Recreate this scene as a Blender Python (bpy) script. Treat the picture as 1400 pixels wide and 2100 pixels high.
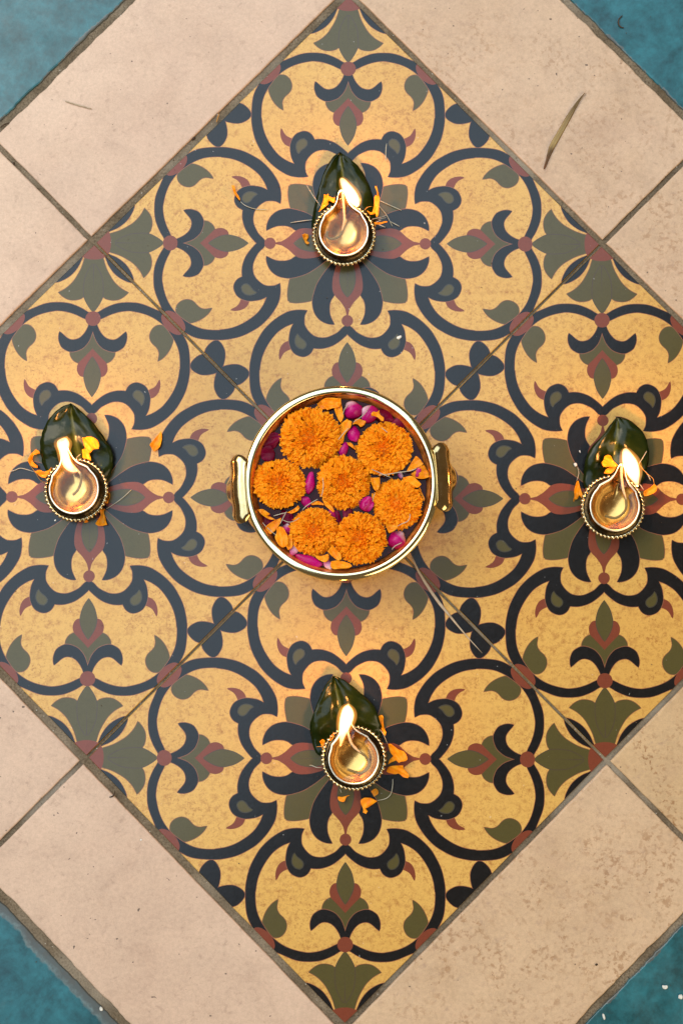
import bpy, bmesh, math, random
import numpy as np
from mathutils import Vector, Matrix, noise as mnoise
from mathutils.geometry import delaunay_2d_cdt

for o in list(bpy.data.objects):
    bpy.data.objects.remove(o)
scene = bpy.context.scene
COL = scene.collection
PI = math.pi

# ------------------------------------------------------------------ camera
CAM = Vector((-0.0012632, -0.0862902, 1.1699824))
ROT = (0.0638478, 0.0023236, 0.0038398)
cd = bpy.data.cameras.new('camera')
cam = bpy.data.objects.new('camera', cd)
COL.objects.link(cam)
cam.location = CAM
cam.rotation_euler = ROT
cd.sensor_fit = 'VERTICAL'
cd.sensor_width = 24
cd.sensor_height = 36
cd.lens = 50
cd.clip_start = 0.01
cd.clip_end = 50
scene.camera = cam

# ------------------------------------------------------------------ light
world = bpy.data.worlds.new('World')
scene.world = world
world.use_nodes = True
wb = world.node_tree.nodes['Background']
wb.inputs['Color'].default_value = (1.0, 0.74, 0.46, 1)
wb.inputs['Strength'].default_value = 0.13

def area(name, loc, target, sx, sy, power, color, roll=0.0):
    ld = bpy.data.lights.new(name, 'AREA')
    ld.shape = 'RECTANGLE'
    ld.size, ld.size_y = sx, sy
    ld.energy = power
    ld.color = color
    ob = bpy.data.objects.new(name, ld)
    COL.objects.link(ob)
    d = Vector(target) - Vector(loc)
    ob.location = loc
    q = d.to_track_quat('-Z', 'Y')
    ob.rotation_euler = (q.to_matrix() @ Matrix.Rotation(roll, 3, 'Z')).to_euler()
    return ob

# open sky beyond the veranda roof, up and to the left of the photographer
SKY_N = Vector((-0.80, 0.60, 0))
sky_c = Vector((CAM.x + 0.21, CAM.y - 0.02, 2.5)) + SKY_N * 1.60
sky = area('open_sky_light', sky_c, sky_c - Vector((0, 0, 1)), 3.0, 4.4, 98, (0.64, 0.88, 1.12))
sky.rotation_euler = (0, 0, math.atan2(SKY_N.y, SKY_N.x))
# added diffuse fill from the upper left, kept clear of the tiles' mirror sheen
side = area('added_side_fill', (-1.9, 1.4, 2.35), (0, 0, 0), 2.4, 1.8, 78, (1.0, 0.86, 0.66))
# added warm fill from the lower right, to lighten the shadows
far = area('added_warm_fill', (2.0, -2.1, 2.0), (0, 0, 0), 2.6, 1.6, 66, (1.0, 0.80, 0.48))

scene.view_settings.view_transform = 'Standard'
scene.view_settings.look = 'None'
scene.view_settings.exposure = 0.0
scene.view_settings.gamma = 1.0
scene.render.engine = 'CYCLES'
scene.cycles.max_bounces = 10
scene.cycles.glossy_bounces = 6
scene.cycles.transparent_max_bounces = 16
scene.cycles.sample_clamp_indirect = 6.0
scene.render.resolution_x, scene.render.resolution_y = 682, 1024

# ------------------------------------------------------------------ helpers
from mathutils import Euler
RM = Euler(ROT, 'XYZ').to_matrix()
FPX = 2100 * 50 / 36
KX = math.exp(-0.00401001)          # the tiles are laid a hair narrower than tall

def P(px, py, z=0.0):
    """place of a photograph pixel on the level plane at height z (metres)"""
    d = RM @ Vector(((px - 700) / FPX, -(py - 1050) / FPX, -1.0))
    t = (z - CAM.z) / d.z
    return CAM + d * t

def link(o, parent=None):
    COL.objects.link(o)
    if parent is not None:
        o.parent = parent
    return o

def tag(o, label=None, cat=None, group=None, kind=None):
    if label: o['label'] = label
    if cat: o['category'] = cat
    if group: o['group'] = group
    if kind: o['kind'] = kind
    return o

def mesh_data(name, verts, faces, mats=(), smooth=True, fm=None):
    me = bpy.data.meshes.new(name)
    me.from_pydata([tuple(v) for v in verts], [], faces)
    for m in mats:
        me.materials.append(m)
    if fm:
        me.polygons.foreach_set('material_index', fm)
    if smooth:
        me.polygons.foreach_set('use_smooth', [True] * len(me.polygons))
    me.update()
    return me

def obj(name, me, parent=None, loc=(0, 0, 0)):
    o = bpy.data.objects.new(name, me)
    o.location = loc
    return link(o, parent)

def empty(name, loc):
    o = bpy.data.objects.new(name, None)
    o.empty_display_size = 0.01
    o.location = loc
    return link(o)

def catmull(pts, closed=True, step=0.002, corner=50):
    """smooth a traced outline, keeping its sharp corners"""
    pts = [Vector(p) for p in pts]
    n = len(pts)
    def turn(i):
        a = pts[i] - pts[i - 1]
        b = pts[(i + 1) % n] - pts[i]
        if a.length < 1e-9 or b.length < 1e-9: return 0
        return math.degrees(a.angle(b))
    sharp = [turn(i) > corner if (closed or 0 < i < n - 1) else True for i in range(n)]
    out = []
    for i in range(n if closed else n - 1):
        p1, p2 = pts[i], pts[(i + 1) % n]
        p0 = pts[i - 1] if (closed or i > 0) else p1
        p3 = pts[(i + 2) % n] if (closed or i + 2 < n) else p2
        if sharp[i]: p0 = p1 + (p1 - p2) * 0.35
        if sharp[(i + 1) % n]: p3 = p2 + (p2 - p1) * 0.35
        m = max(1, int(math.ceil((p2 - p1).length / step)))
        for k in range(m):
            t = k / m
            out.append(0.5 * ((2 * p1) + (p2 - p0) * t + (2 * p0 - 5 * p1 + 4 * p2 - p3) * t * t
                              + (3 * p1 - p0 - 3 * p2 + p3) * t ** 3))
    if not closed:
        out.append(pts[-1])
    return out

def tube_mesh(path, radii, n=8):
    """tapered tube along a path of 3-D points"""
    vs, fs = [], []
    m = len(path)
    prev = None
    for i in range(m):
        t = (path[min(i + 1, m - 1)] - path[max(i - 1, 0)])
        if t.length < 1e-9: t = Vector((0, 0, 1))
        t.normalize()
        ref = prev if prev is not None else (Vector((0, 0, 1)) if abs(t.z) < 0.9 else Vector((1, 0, 0)))
        u = (ref - t * ref.dot(t))
        if u.length < 1e-6: u = t.orthogonal()
        u.normalize(); prev = u
        w = t.cross(u)
        for k in range(n):
            a = 2 * PI * k / n
            vs.append(path[i] + (u * math.cos(a) + w * math.sin(a)) * radii[i])
    for i in range(m - 1):
        for k in range(n):
            k2 = (k + 1) % n
            fs.append((i * n + k, i * n + k2, (i + 1) * n + k2, (i + 1) * n + k))
    fs.append(tuple(range(n - 1, -1, -1)))
    fs.append(tuple((m - 1) * n + k for k in range(n)))
    return vs, fs

def lathe(profile, thetas, rfun=None):
    """profile = [(r, z, w)], rfun(theta, r, w) bends the radius"""
    vs, fs = [], []
    n = len(thetas)
    for (r, z, w) in profile:
        for a in thetas:
            rr = rfun(a, r, w) if rfun else r
            vs.append((rr * math.cos(a), rr * math.sin(a), z))
    for i in range(len(profile) - 1):
        for k in range(n):
            k2 = (k + 1) % n
            fs.append((i * n + k, i * n + k2, (i + 1) * n + k2, (i + 1) * n + k))
    return vs, fs

# ------------------------------------------------------------------ materials
class NT:
    def __init__(self, name):
        self.m = bpy.data.materials.new(name)
        self.m.use_nodes = True
        self.nt = self.m.node_tree
        self.b = self.nt.nodes['Principled BSDF']
        self.out = self.nt.nodes['Material Output']
    def n(self, t, **kw):
        nd = self.nt.nodes.new(t)
        for k, v in kw.items():
            setattr(nd, k, v)
        return nd
    def l(self, a, b):
        self.nt.links.new(a, b)
    def coords(self, rnd=True):
        """object coordinates, shifted differently for each object"""
        tc = self.n('ShaderNodeTexCoord')
        if not rnd:
            return tc.outputs['Object']
        oi = self.n('ShaderNodeObjectInfo')
        mu = self.n('ShaderNodeMath', operation='MULTIPLY'); mu.inputs[1].default_value = 37.0
        self.l(oi.outputs['Random'], mu.inputs[0])
        ad = self.n('ShaderNodeVectorMath', operation='ADD')
        self.l(tc.outputs['Object'], ad.inputs[0]); self.l(mu.outputs[0], ad.inputs[1])
        return ad.outputs[0]
    def noise(self, co, scale, detail=4, rough=0.6, dist=0.0):
        t = self.n('ShaderNodeTexNoise')
        t.inputs['Scale'].default_value = scale
        t.inputs['Detail'].default_value = detail
        t.inputs['Roughness'].default_value = rough
        t.inputs['Distortion'].default_value = dist
        self.l(co, t.inputs['Vector'])
        return t.outputs['Fac']
    def ramp(self, fac, stops):
        r = self.n('ShaderNodeValToRGB')
        e = r.color_ramp.elements
        while len(e) < len(stops): e.new(0.5)
        for s, (p, c) in zip(e, stops):
            s.position = p
            s.color = (c, c, c, 1) if isinstance(c, (int, float)) else (*c, 1)
        self.l(fac, r.inputs[0])
        return r.outputs[0]
    def mix(self, fac, a, b, mode='MIX'):
        x = self.n('ShaderNodeMix', data_type='RGBA', blend_type=mode)
        for s, v in ((x.inputs[0], fac), (x.inputs[6], a), (x.inputs[7], b)):
            if isinstance(v, bpy.types.NodeSocket): self.l(v, s)
            elif isinstance(v, tuple): s.default_value = (*v, 1)
            else: s.default_value = v
        return x.outputs[2]
    def math(self, op, a, b=0.0):
        x = self.n('ShaderNodeMath', operation=op)
        for s, v in ((x.inputs[0], a), (x.inputs[1], b)):
            if isinstance(v, bpy.types.NodeSocket): self.l(v, s)
            else: s.default_value = v
        return x.outputs[0]
    def bump(self, h, strength, dist):
        b = self.n('ShaderNodeBump')
        b.inputs['Strength'].default_value = strength
        b.inputs['Distance'].default_value = dist
        self.l(h, b.inputs['Height'])
        self.l(b.outputs[0], self.b.inputs['Normal'])
    def set(self, **kw):
        for k, v in kw.items():
            s = self.b.inputs[k.replace('_', ' ')]
            if isinstance(v, bpy.types.NodeSocket): self.l(v, s)
            elif isinstance(v, tuple): s.default_value = (*v, 1)
            else: s.default_value = v
        return self.m

SPEC = 0.42
def tile_print(name, c1, c2, c3, mott=1.0, rough=0.23):
    t = NT(name)
    co = t.coords()
    n1 = t.noise(co, 60, 6, 0.66, 0.4)
    n2 = t.noise(co, 210, 5, 0.7, 0.2)
    n3 = t.noise(co, 9, 3, 0.5)
    a = t.ramp(n1, [(0.36, 0.1), (0.62, 1.0)])
    b = t.ramp(n2, [(0.47, 0.0), (0.70, 1.0)])
    ab = t.math('MULTIPLY', a, b)
    col = t.mix(t.math('MULTIPLY', t.ramp(n3, [(0.35, 0), (0.65, 1)]), 0.55 * mott), c1, c2)
    col = t.mix(t.math('MULTIPLY', ab, 1.0 * mott), col, c3)
    n4 = t.noise(co, 480, 4, 0.65, 0.2); n5 = t.noise(co, 44, 4, 0.6, 0.5)
    spk = t.math('MULTIPLY', t.ramp(n4, [(0.55, 0.0), (0.61, 1.0)]), t.ramp(n5, [(0.38, 0.12), (0.62, 1.0)]))
    col = t.mix(t.math('MULTIPLY', spk, 0.72 * mott), col, c3)
    fine = t.noise(co, 900, 3, 0.6)
    col = t.mix(0.16, col, t.ramp(fine, [(0.3, 0.15), (0.7, 1.0)]), 'MULTIPLY')
    sp = t.ramp(t.noise(co, 330, 1, 0.5), [(0.80, 0.0), (0.81, 1.0)])
    col = t.mix(t.math('MULTIPLY', sp, 0.25), col, (0.75, 0.73, 0.70))
    r = t.math('MULTIPLY_ADD', n2, 0.12); t.nt.nodes[-1].inputs[2].default_value = rough - 0.06
    t.bump(t.noise(co, 420, 3, 0.6), 0.10, 0.0004)
    return t.set(Base_Color=col, Roughness=r, Specular_IOR_Level=SPEC)

M = {}
M['ochre'] = tile_print('ochre_glaze', (0.665, 0.393, 0.104), (0.60, 0.318, 0.072), (0.36, 0.145, 0.036))
M['navy'] = tile_print('navy_glaze', (0.008, 0.007, 0.007), (0.010, 0.009, 0.009), (0.016, 0.013, 0.012), 0.6)
M['green'] = tile_print('olive_glaze', (0.084, 0.068, 0.021), (0.094, 0.076, 0.024), (0.068, 0.055, 0.018), 0.6)
M['red'] = tile_print('brick_red_glaze', (0.190, 0.045, 0.022), (0.205, 0.050, 0.025), (0.155, 0.036, 0.018), 0.6)
M['line'] = tile_print('outline_glaze', (0.26, 0.095, 0.050), (0.28, 0.11, 0.055), (0.22, 0.08, 0.045), 0.5)
M['dline'] = tile_print('leaf_outline_glaze', (0.075, 0.050, 0.036), (0.085, 0.055, 0.04), (0.06, 0.04, 0.03), 0.5)
M['soft'] = tile_print('olive_edge_glaze', (0.052, 0.046, 0.030), (0.058, 0.050, 0.032), (0.045, 0.040, 0.028), 0.5)
M['tile_side'] = tile_print('tile_side_glaze', (0.52, 0.34, 0.08), (0.40, 0.25, 0.07), (0.22, 0.14, 0.06), 1.0, 0.4)

def beige_mat():
    t = NT('beige_tile_clay')
    co = t.coords()
    st = t.n('ShaderNodeAttribute', attribute_type='OBJECT', attribute_name='stain').outputs['Fac']
    base = t.mix(t.ramp(t.noise(co, 7, 4, 0.55), [(0.35, 0), (0.65, 1)]), (0.685, 0.487, 0.362), (0.620, 0.432, 0.318))
    base = t.mix(t.math('MULTIPLY', t.ramp(t.noise(co, 16, 6, 0.7, 0.6), [(0.52, 0), (0.74, 1)]), 0.55), base, (0.45, 0.295, 0.215))
    base = t.mix(t.math('MULTIPLY', st, 0.72), base, (0.57, 0.375, 0.175))
    # brown scuffs, denser on some tiles
    blot = t.ramp(t.noise(co, 24, 4, 0.6, 0.8), [(0.44, 0), (0.60, 1)])
    spot = t.ramp(t.noise(co, 250, 4, 0.62, 0.3), [(0.52, 0), (0.60, 1)])
    f = t.math('MULTIPLY', t.math('MULTIPLY', blot, spot), st)
    base = t.mix(t.math('MULTIPLY', f, 0.95), base, (0.30, 0.140, 0.052))
    wash = t.ramp(t.noise(co, 12, 5, 0.65, 0.5), [(0.46, 0), (0.75, 1)])
    base = t.mix(t.math('MULTIPLY', t.math('MULTIPLY', wash, st), 0.55), base, (0.44, 0.26, 0.13))
    wash2 = t.ramp(t.noise(co, 9, 5, 0.7, 0.7), [(0.50, 0), (0.72, 1)])
    base = t.mix(t.math('MULTIPLY', wash2, 0.30), base, (0.50, 0.315, 0.225))
    # thin faint stains on every tile
    sp2 = t.ramp(t.noise(co, 140, 5, 0.7, 0.4), [(0.57, 0), (0.74, 1)])
    base = t.mix(t.math('MULTIPLY', sp2, 0.62), base, (0.40, 0.26, 0.185))
    pin = t.ramp(t.noise(co, 330, 0, 0.5), [(0.86, 0), (0.87, 1)])
    base = t.mix(t.math('MULTIPLY', pin, 0.8), base, (0.06, 0.04, 0.03))
    fine = t.noise(co, 1100, 2, 0.6)
    base = t.mix(0.16, base, t.ramp(fine, [(0.3, 0.2), (0.7, 1.0)]), 'MULTIPLY')
    mid = t.noise(co, 320, 4, 0.7)
    base = t.mix(0.20, base, t.ramp(mid, [(0.32, 0.35), (0.62, 1.0)]), 'MULTIPLY')
    big = t.noise(co, 34, 5, 0.65, 0.4)
    base = t.mix(0.16, base, t.ramp(big, [(0.32, 0.45), (0.62, 1.0)]), 'MULTIPLY')
    t.bump(t.noise(co, 130, 5, 0.6), 0.16, 0.0006)
    r = t.ramp(t.noise(co, 30, 4, 0.6), [(0.3, 0.40), (0.7, 0.52)])
    return t.set(Base_Color=base, Roughness=r, Specular_IOR_Level=0.34)
M['beige'] = beige_mat()

def teal_mat():
    t = NT('teal_floor_paint')
    co = t.coords()
    base = t.mix(t.ramp(t.noise(co, 34, 6, 0.72, 0.2), [(0.36, 0), (0.64, 1)]), (0.003, 0.052, 0.064), (0.018, 0.140, 0.172))
    base = t.mix(t.math('MULTIPLY', t.ramp(t.noise(co, 110, 5, 0.7), [(0.45, 0), (0.75, 1)]), 0.5), base, (0.003, 0.028, 0.034))
    base = t.mix(t.math('MULTIPLY', t.ramp(t.noise(co, 46, 5, 0.7, 1.2), [(0.60, 0), (0.80, 1)]), 0.18), base, (0.09, 0.15, 0.14))
    # cement smeared over the edge next to the joint (edge = local x 0, tile towards +x)
    sm = t.n('ShaderNodeAttribute', attribute_type='OBJECT', attribute_name='smear').outputs['Fac']
    tc = t.n('ShaderNodeTexCoord')
    sx = t.n('ShaderNodeSeparateXYZ'); t.l(tc.outputs['Object'], sx.inputs[0])
    wob = t.noise(co, 22, 4, 0.6); wob2 = t.noise(co, 240, 4, 0.7)
    d = t.math('ADD', sx.outputs[0], t.math('MULTIPLY', t.math('SUBTRACT', wob, 0.5), -0.018))
    d = t.math('ADD', d, t.math('MULTIPLY', t.math('SUBTRACT', wob2, 0.5), -0.006))
    dd = t.math('DIVIDE', d, t.math('MAXIMUM', sm, 0.0002))
    edge = t.ramp(dd, [(0.0, 1), (0.80, 1), (1.0, 0)])
    cem = t.mix(t.ramp(dd, [(0.35, 0), (0.85, 1)]), (0.085, 0.072, 0.058), (0.15, 0.20, 0.20))
    cem = t.mix(t.ramp(wob2, [(0.35, 0), (0.7, 1)]), cem, (0.075, 0.08, 0.075))
    base = t.mix(t.math('MULTIPLY', edge, 0.85), base, cem)
    t.bump(t.noise(co, 160, 5, 0.65), 0.25, 0.0006)
    return t.set(Base_Color=base, Roughness=t.ramp(t.noise(co, 40, 4), [(0.3, 0.30), (0.7, 0.45)]), Specular_IOR_Level=0.50)
M['teal'] = teal_mat()

def grout_mat():
    t = NT('cement_grout')
    co = t.coords(False)
    base = t.mix(t.ramp(t.noise(co, 40, 5, 0.6), [(0.3, 0), (0.7, 1)]), (0.120, 0.086, 0.052), (0.245, 0.188, 0.128))
    base = t.mix(t.ramp(t.noise(co, 600, 4, 0.7), [(0.42, 0), (0.68, 0.9)]), base, (0.055, 0.038, 0.022))
    base = t.mix(t.ramp(t.noise(co, 420, 1, 0.5), [(0.76, 0), (0.79, 0.8)]), base, (0.55, 0.51, 0.45))
    base = t.mix(t.ramp(t.noise(co, 11, 3, 0.5), [(0.52, 0), (0.66, 0.5)]), base, (0.36, 0.31, 0.245))
    t.bump(t.noise(co, 500, 5, 0.7), 0.7, 0.0008)
    return t.set(Base_Color=base, Roughness=0.9, Specular_IOR_Level=0.2)
M['grout'] = grout_mat()

def brass_mat(name, c, c2, rough, bump=0.05, tarn=0.25):
    t = NT(name)
    co = t.coords()
    f = t.ramp(t.noise(co, 90, 5, 0.65), [(0.40, 0), (0.72, 1)])
    col = t.mix(t.math('MULTIPLY', f, tarn), c, c2)
    r = t.ramp(t.noise(co, 160, 4, 0.6), [(0.3, rough * 0.75), (0.75, rough * 1.5)])
    t.bump(t.noise(co, 260, 3, 0.6), bump, 0.0005)
    return t.set(Base_Color=col, Metallic=1.0, Roughness=r)
M['brass'] = brass_mat('polished_brass', (0.90, 0.77, 0.44), (0.66, 0.48, 0.20), 0.10)
M['brass_lug_shaded'] = brass_mat('shaded_handle_brass', (0.66, 0.47, 0.22), (0.36, 0.22, 0.08), 0.13, 0.06, 0.6)  # base darkened to stand in for the dark reflections on the handles
M['brass_in_reflect'] = brass_mat('inner_brass_painted_reflection', (1.0, 0.44, 0.10), (0.92, 0.30, 0.05), 0.55)  # orange reflection of the marigolds is put into the wall colour
M['diya'] = brass_mat('lamp_brass', (0.95, 0.66, 0.33), (0.78, 0.46, 0.18), 0.20, 0.04, 0.4)
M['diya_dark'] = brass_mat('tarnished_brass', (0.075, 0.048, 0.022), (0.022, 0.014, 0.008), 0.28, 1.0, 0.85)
M['diya_bead'] = brass_mat('beaded_brass', (0.84, 0.70, 0.44), (0.24, 0.16, 0.07), 0.20, 0.3, 0.75)
M['diya_lip'] = brass_mat('bright_lip_brass', (0.96, 0.86, 0.66), (0.86, 0.70, 0.44), 0.30, 0.10, 0.4)

def simple(name, c1, c2, rough=0.6, scale=300, spec=0.4, trans=0.0, bump=0.0):
    t = NT(name)
    co = t.coords()
    col = t.mix(t.ramp(t.noise(co, scale, 4, 0.6), [(0.3, 0), (0.7, 1)]), c1, c2)
    oi = t.n('ShaderNodeObjectInfo')
    hv = t.n('ShaderNodeHueSaturation')
    t.l(t.math('MULTIPLY_ADD', oi.outputs['Random'], 0.25), hv.inputs['Value'])
    t.nt.nodes[-1].inputs[2].default_value = 0.87
    t.l(col, hv.inputs['Color'])
    col = hv.outputs[0]
    if bump: t.bump(t.noise(co, scale * 2, 3, 0.6), bump, 0.0004)
    m = t.set(Base_Color=col, Roughness=rough, Specular_IOR_Level=spec)
    if trans:
        tr = t.n('ShaderNodeBsdfTranslucent'); t.l(col, tr.inputs['Color'])
        mx = t.n('ShaderNodeMixShader'); mx.inputs[0].default_value = trans
        t.l(t.b.outputs[0], mx.inputs[1]); t.l(tr.outputs[0], mx.inputs[2])
        t.l(mx.outputs[0], t.out.inputs['Surface'])
    return m
M['orange'] = simple('marigold_petal', (1.0, 0.43, 0.008), (0.95, 0.24, 0.003), 0.45, 190, 0.25, 0.22)
M['strand'] = simple('pale_petal_stalk', (0.62, 0.58, 0.48), (0.45, 0.38, 0.24), 0.5, 120, 0.4, 0.2)
M['amber'] = simple('orange_stalk', (0.75, 0.30, 0.04), (0.50, 0.25, 0.06), 0.5, 120, 0.3, 0.2)
M['straw'] = simple('dry_straw', (0.52, 0.42, 0.30), (0.36, 0.27, 0.17), 0.6, 200, 0.3)
M['twig'] = simple('dark_twig', (0.035, 0.02, 0.012), (0.07, 0.04, 0.02), 0.7, 400, 0.3)
M['chip'] = simple('white_chip', (0.72, 0.70, 0.64), (0.52, 0.50, 0.45), 0.8, 500, 0.3, 0, 0.4)
M['wick'] = simple('cotton_wick', (0.66, 0.54, 0.36), (0.50, 0.36, 0.20), 0.8, 500, 0.2, 0.2, 0.4)
M['grit'] = simple('grit', (0.05, 0.035, 0.025), (0.16, 0.11, 0.07), 0.9, 500, 0.2)

def flower_mat():
    """marigold florets: yellower at the rim of the head, redder at its heart"""
    t = NT('marigold_florets')
    tc = t.n('ShaderNodeTexCoord')
    sx = t.n('ShaderNodeSeparateXYZ'); t.l(tc.outputs['Object'], sx.inputs[0])
    r = t.math('SQRT', t.math('ADD', t.math('MULTIPLY', sx.outputs[0], sx.outputs[0]), t.math('MULTIPLY', sx.outputs[1], sx.outputs[1])))
    f = t.ramp(t.math('DIVIDE', r, 0.021), [(0.02, 0), (0.42, 1)])
    col = t.mix(f, (0.97, 0.26, 0.002), (1.0, 0.40, 0.005))
    co = t.coords()
    col = t.mix(t.ramp(t.noise(co, 420, 4, 0.6), [(0.35, 0), (0.7, 0.6)]), col, (0.95, 0.27, 0.004))
    m = t.set(Base_Color=col, Roughness=0.6, Specular_IOR_Level=0.2)
    tr = t.n('ShaderNodeBsdfTranslucent'); t.l(col, tr.inputs['Color'])
    mx = t.n('ShaderNodeMixShader'); mx.inputs[0].default_value = 0.28
    t.l(t.b.outputs[0], mx.inputs[1]); t.l(tr.outputs[0], mx.inputs[2])
    t.l(mx.outputs[0], t.out.inputs['Surface'])
    return m
M['flower'] = flower_mat()

def rose_mat(name, deep, mid, pale, p0, p1, spec=0.35):
    """rose petal: pale claw at local -y, deep colour towards +y"""
    t = NT(name)
    tc = t.n('ShaderNodeTexCoord')
    sx = t.n('ShaderNodeSeparateXYZ'); t.l(tc.outputs['Generated'], sx.inputs[0])
    co = t.coords()
    y = t.math('ADD', sx.outputs[1], t.math('MULTIPLY', t.math('SUBTRACT', t.noise(co, 120, 4, 0.6), 0.5), 0.25))
    col = t.ramp(y, [(p0, pale), (p1, mid), (1.0, deep)])
    m = t.set(Base_Color=col, Roughness=0.34, Specular_IOR_Level=spec)
    tr = t.n('ShaderNodeBsdfTranslucent'); t.l(col, tr.inputs['Color'])
    mx = t.n('ShaderNodeMixShader'); mx.inputs[0].default_value = 0.22
    t.l(t.b.outputs[0], mx.inputs[1]); t.l(tr.outputs[0], mx.inputs[2])
    t.l(mx.outputs[0], t.out.inputs['Surface'])
    return m
M['rose'] = rose_mat('rose_petal', (0.34, 0.001, 0.075), (0.56, 0.003, 0.190), (0.80, 0.62, 0.66), 0.06, 0.36)
M['rose_full'] = rose_mat('magenta_rose_petal', (0.42, 0.001, 0.10), (0.58, 0.003, 0.20), (0.62, 0.05, 0.26), 0.0, 0.2)
M['rose_dark'] = rose_mat('wine_rose_petal', (0.10, 0.001, 0.012), (0.17, 0.001, 0.026), (0.24, 0.01, 0.06), 0.02, 0.3, 0.12)
M['rose_pale'] = rose_mat('pale_rose_petal', (0.60, 0.02, 0.24), (0.75, 0.22, 0.42), (0.85, 0.70, 0.72), 0.15, 0.65)

def leaf_mat():
    t = NT('glossy_leaf')
    tc = t.n('ShaderNodeTexCoord')
    co = t.coords()
    col = t.mix(t.ramp(t.noise(co, 60, 4, 0.6), [(0.3, 0), (0.7, 1)]), (0.004, 0.011, 0.0015), (0.015, 0.023, 0.003))
    at = t.n('ShaderNodeAttribute', attribute_name='vein').outputs['Fac']
    col = t.mix(t.math('MULTIPLY', at, 0.8), col, (0.07, 0.09, 0.015))
    t.bump(t.math('ADD', t.noise(co, 120, 4, 0.6), t.math('MULTIPLY', at, -0.6)), 0.35, 0.0008)
    m = t.set(Base_Color=col, Roughness=0.20, Specular_IOR_Level=0.27)
    tr = t.n('ShaderNodeBsdfTranslucent'); tr.inputs['Color'].default_value = (0.05, 0.12, 0.01, 1)
    mx = t.n('ShaderNodeMixShader'); mx.inputs[0].default_value = 0.12
    t.l(t.b.outputs[0], mx.inputs[1]); t.l(tr.outputs[0], mx.inputs[2])
    t.l(mx.outputs[0], t.out.inputs['Surface'])
    return m
M['leaf'] = leaf_mat()

def blade_mat():
    t = NT('dry_blade')
    tc = t.n('ShaderNodeTexCoord')
    sx = t.n('ShaderNodeSeparateXYZ'); t.l(tc.outputs['Generated'], sx.inputs[0])
    co = t.coords()
    col = t.ramp(t.math('ADD', sx.outputs[0], t.math('MULTIPLY', t.math('SUBTRACT', t.noise(co, 90, 4, 0.6), 0.5), 0.4)),
                 [(0.0, (0.16, 0.055, 0.012)), (0.16, (0.10, 0.05, 0.015)), (0.30, (0.34, 0.23, 0.09)), (0.62, (0.27, 0.18, 0.075)), (0.85, (0.14, 0.085, 0.03)), (1.0, (0.20, 0.13, 0.05))])
    return t.set(Base_Color=col, Roughness=0.55, Specular_IOR_Level=0.35)
M['blade'] = blade_mat()

def liquid(name, tint, ior, rough=0.0):
    """clear liquid surface: tinted, with a mirror sheen by Fresnel"""
    t = NT(name)
    tr = t.n('ShaderNodeBsdfTransparent'); tr.inputs['Color'].default_value = (*tint, 1)
    gl = t.n('ShaderNodeBsdfGlossy'); gl.inputs['Roughness'].default_value = rough
    fr = t.n('ShaderNodeFresnel'); fr.inputs['IOR'].default_value = ior
    mx = t.n('ShaderNodeMixShader')
    t.l(fr.outputs[0], mx.inputs[0]); t.l(tr.outputs[0], mx.inputs[1]); t.l(gl.outputs[0], mx.inputs[2])
    t.l(mx.outputs[0], t.out.inputs['Surface'])
    return t.m
M['oil'] = liquid('lamp_oil', (0.97, 0.86, 0.66), 1.47, 0.02)
def water_mat():
    t = NT('dark_bowl_water')
    co = t.coords()
    t.bump(t.noise(co, 60, 2, 0.5), 0.25, 0.0012)
    return t.set(Base_Color=(0.030, 0.003, 0.004), Roughness=0.03, IOR=1.33, Specular_IOR_Level=0.26)
M['water'] = water_mat()

def emit(name, c, s, opacity=1.0):
    t = NT(name)
    em = t.n('ShaderNodeEmission'); em.inputs['Color'].default_value = (*c, 1); em.inputs['Strength'].default_value = s
    if opacity < 1:
        tr = t.n('ShaderNodeBsdfTransparent'); mx = t.n('ShaderNodeMixShader'); mx.inputs[0].default_value = opacity
        t.l(tr.outputs[0], mx.inputs[1]); t.l(em.outputs[0], mx.inputs[2]); t.l(mx.outputs[0], t.out.inputs['Surface'])
    else:
        t.l(em.outputs[0], t.out.inputs['Surface'])
    return t.m
def flame_mat(name, c, s):
    """glowing gas: emission through the volume, so the edge thins out to orange"""
    t = NT(name)
    t.nt.nodes.remove(t.b)
    em = t.n('ShaderNodeEmission'); em.inputs['Color'].default_value = (*c, 1); em.inputs['Strength'].default_value = s
    t.l(em.outputs[0], t.out.inputs['Volume'])
    return t.m
M['flame_core'] = flame_mat('flame_core', (1.0, 0.58, 0.25), 470.0)
M['flame_shell'] = flame_mat('flame_shell', (1.0, 0.36, 0.06), 60.0)

# ------------------------------------------------------------------ the floor
S2 = math.sqrt(0.5)
def D(a, b):
    """floor position from the two 45-degree tile axes (a up-right, b up-left)"""
    return Vector(((a - b) * S2 * KX, (a + b) * S2 / KX, 0))

random.seed(11)
fv = [D(-.75, -.75), D(.75, -.75), D(.75, .75), D(-.75, .75)]
floor = obj('floor', mesh_data('floor', [(v.x, v.y, -0.0016) for v in fv], [(0, 1, 2, 3)], [M['grout']], False))
tag(floor, kind='structure')

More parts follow.
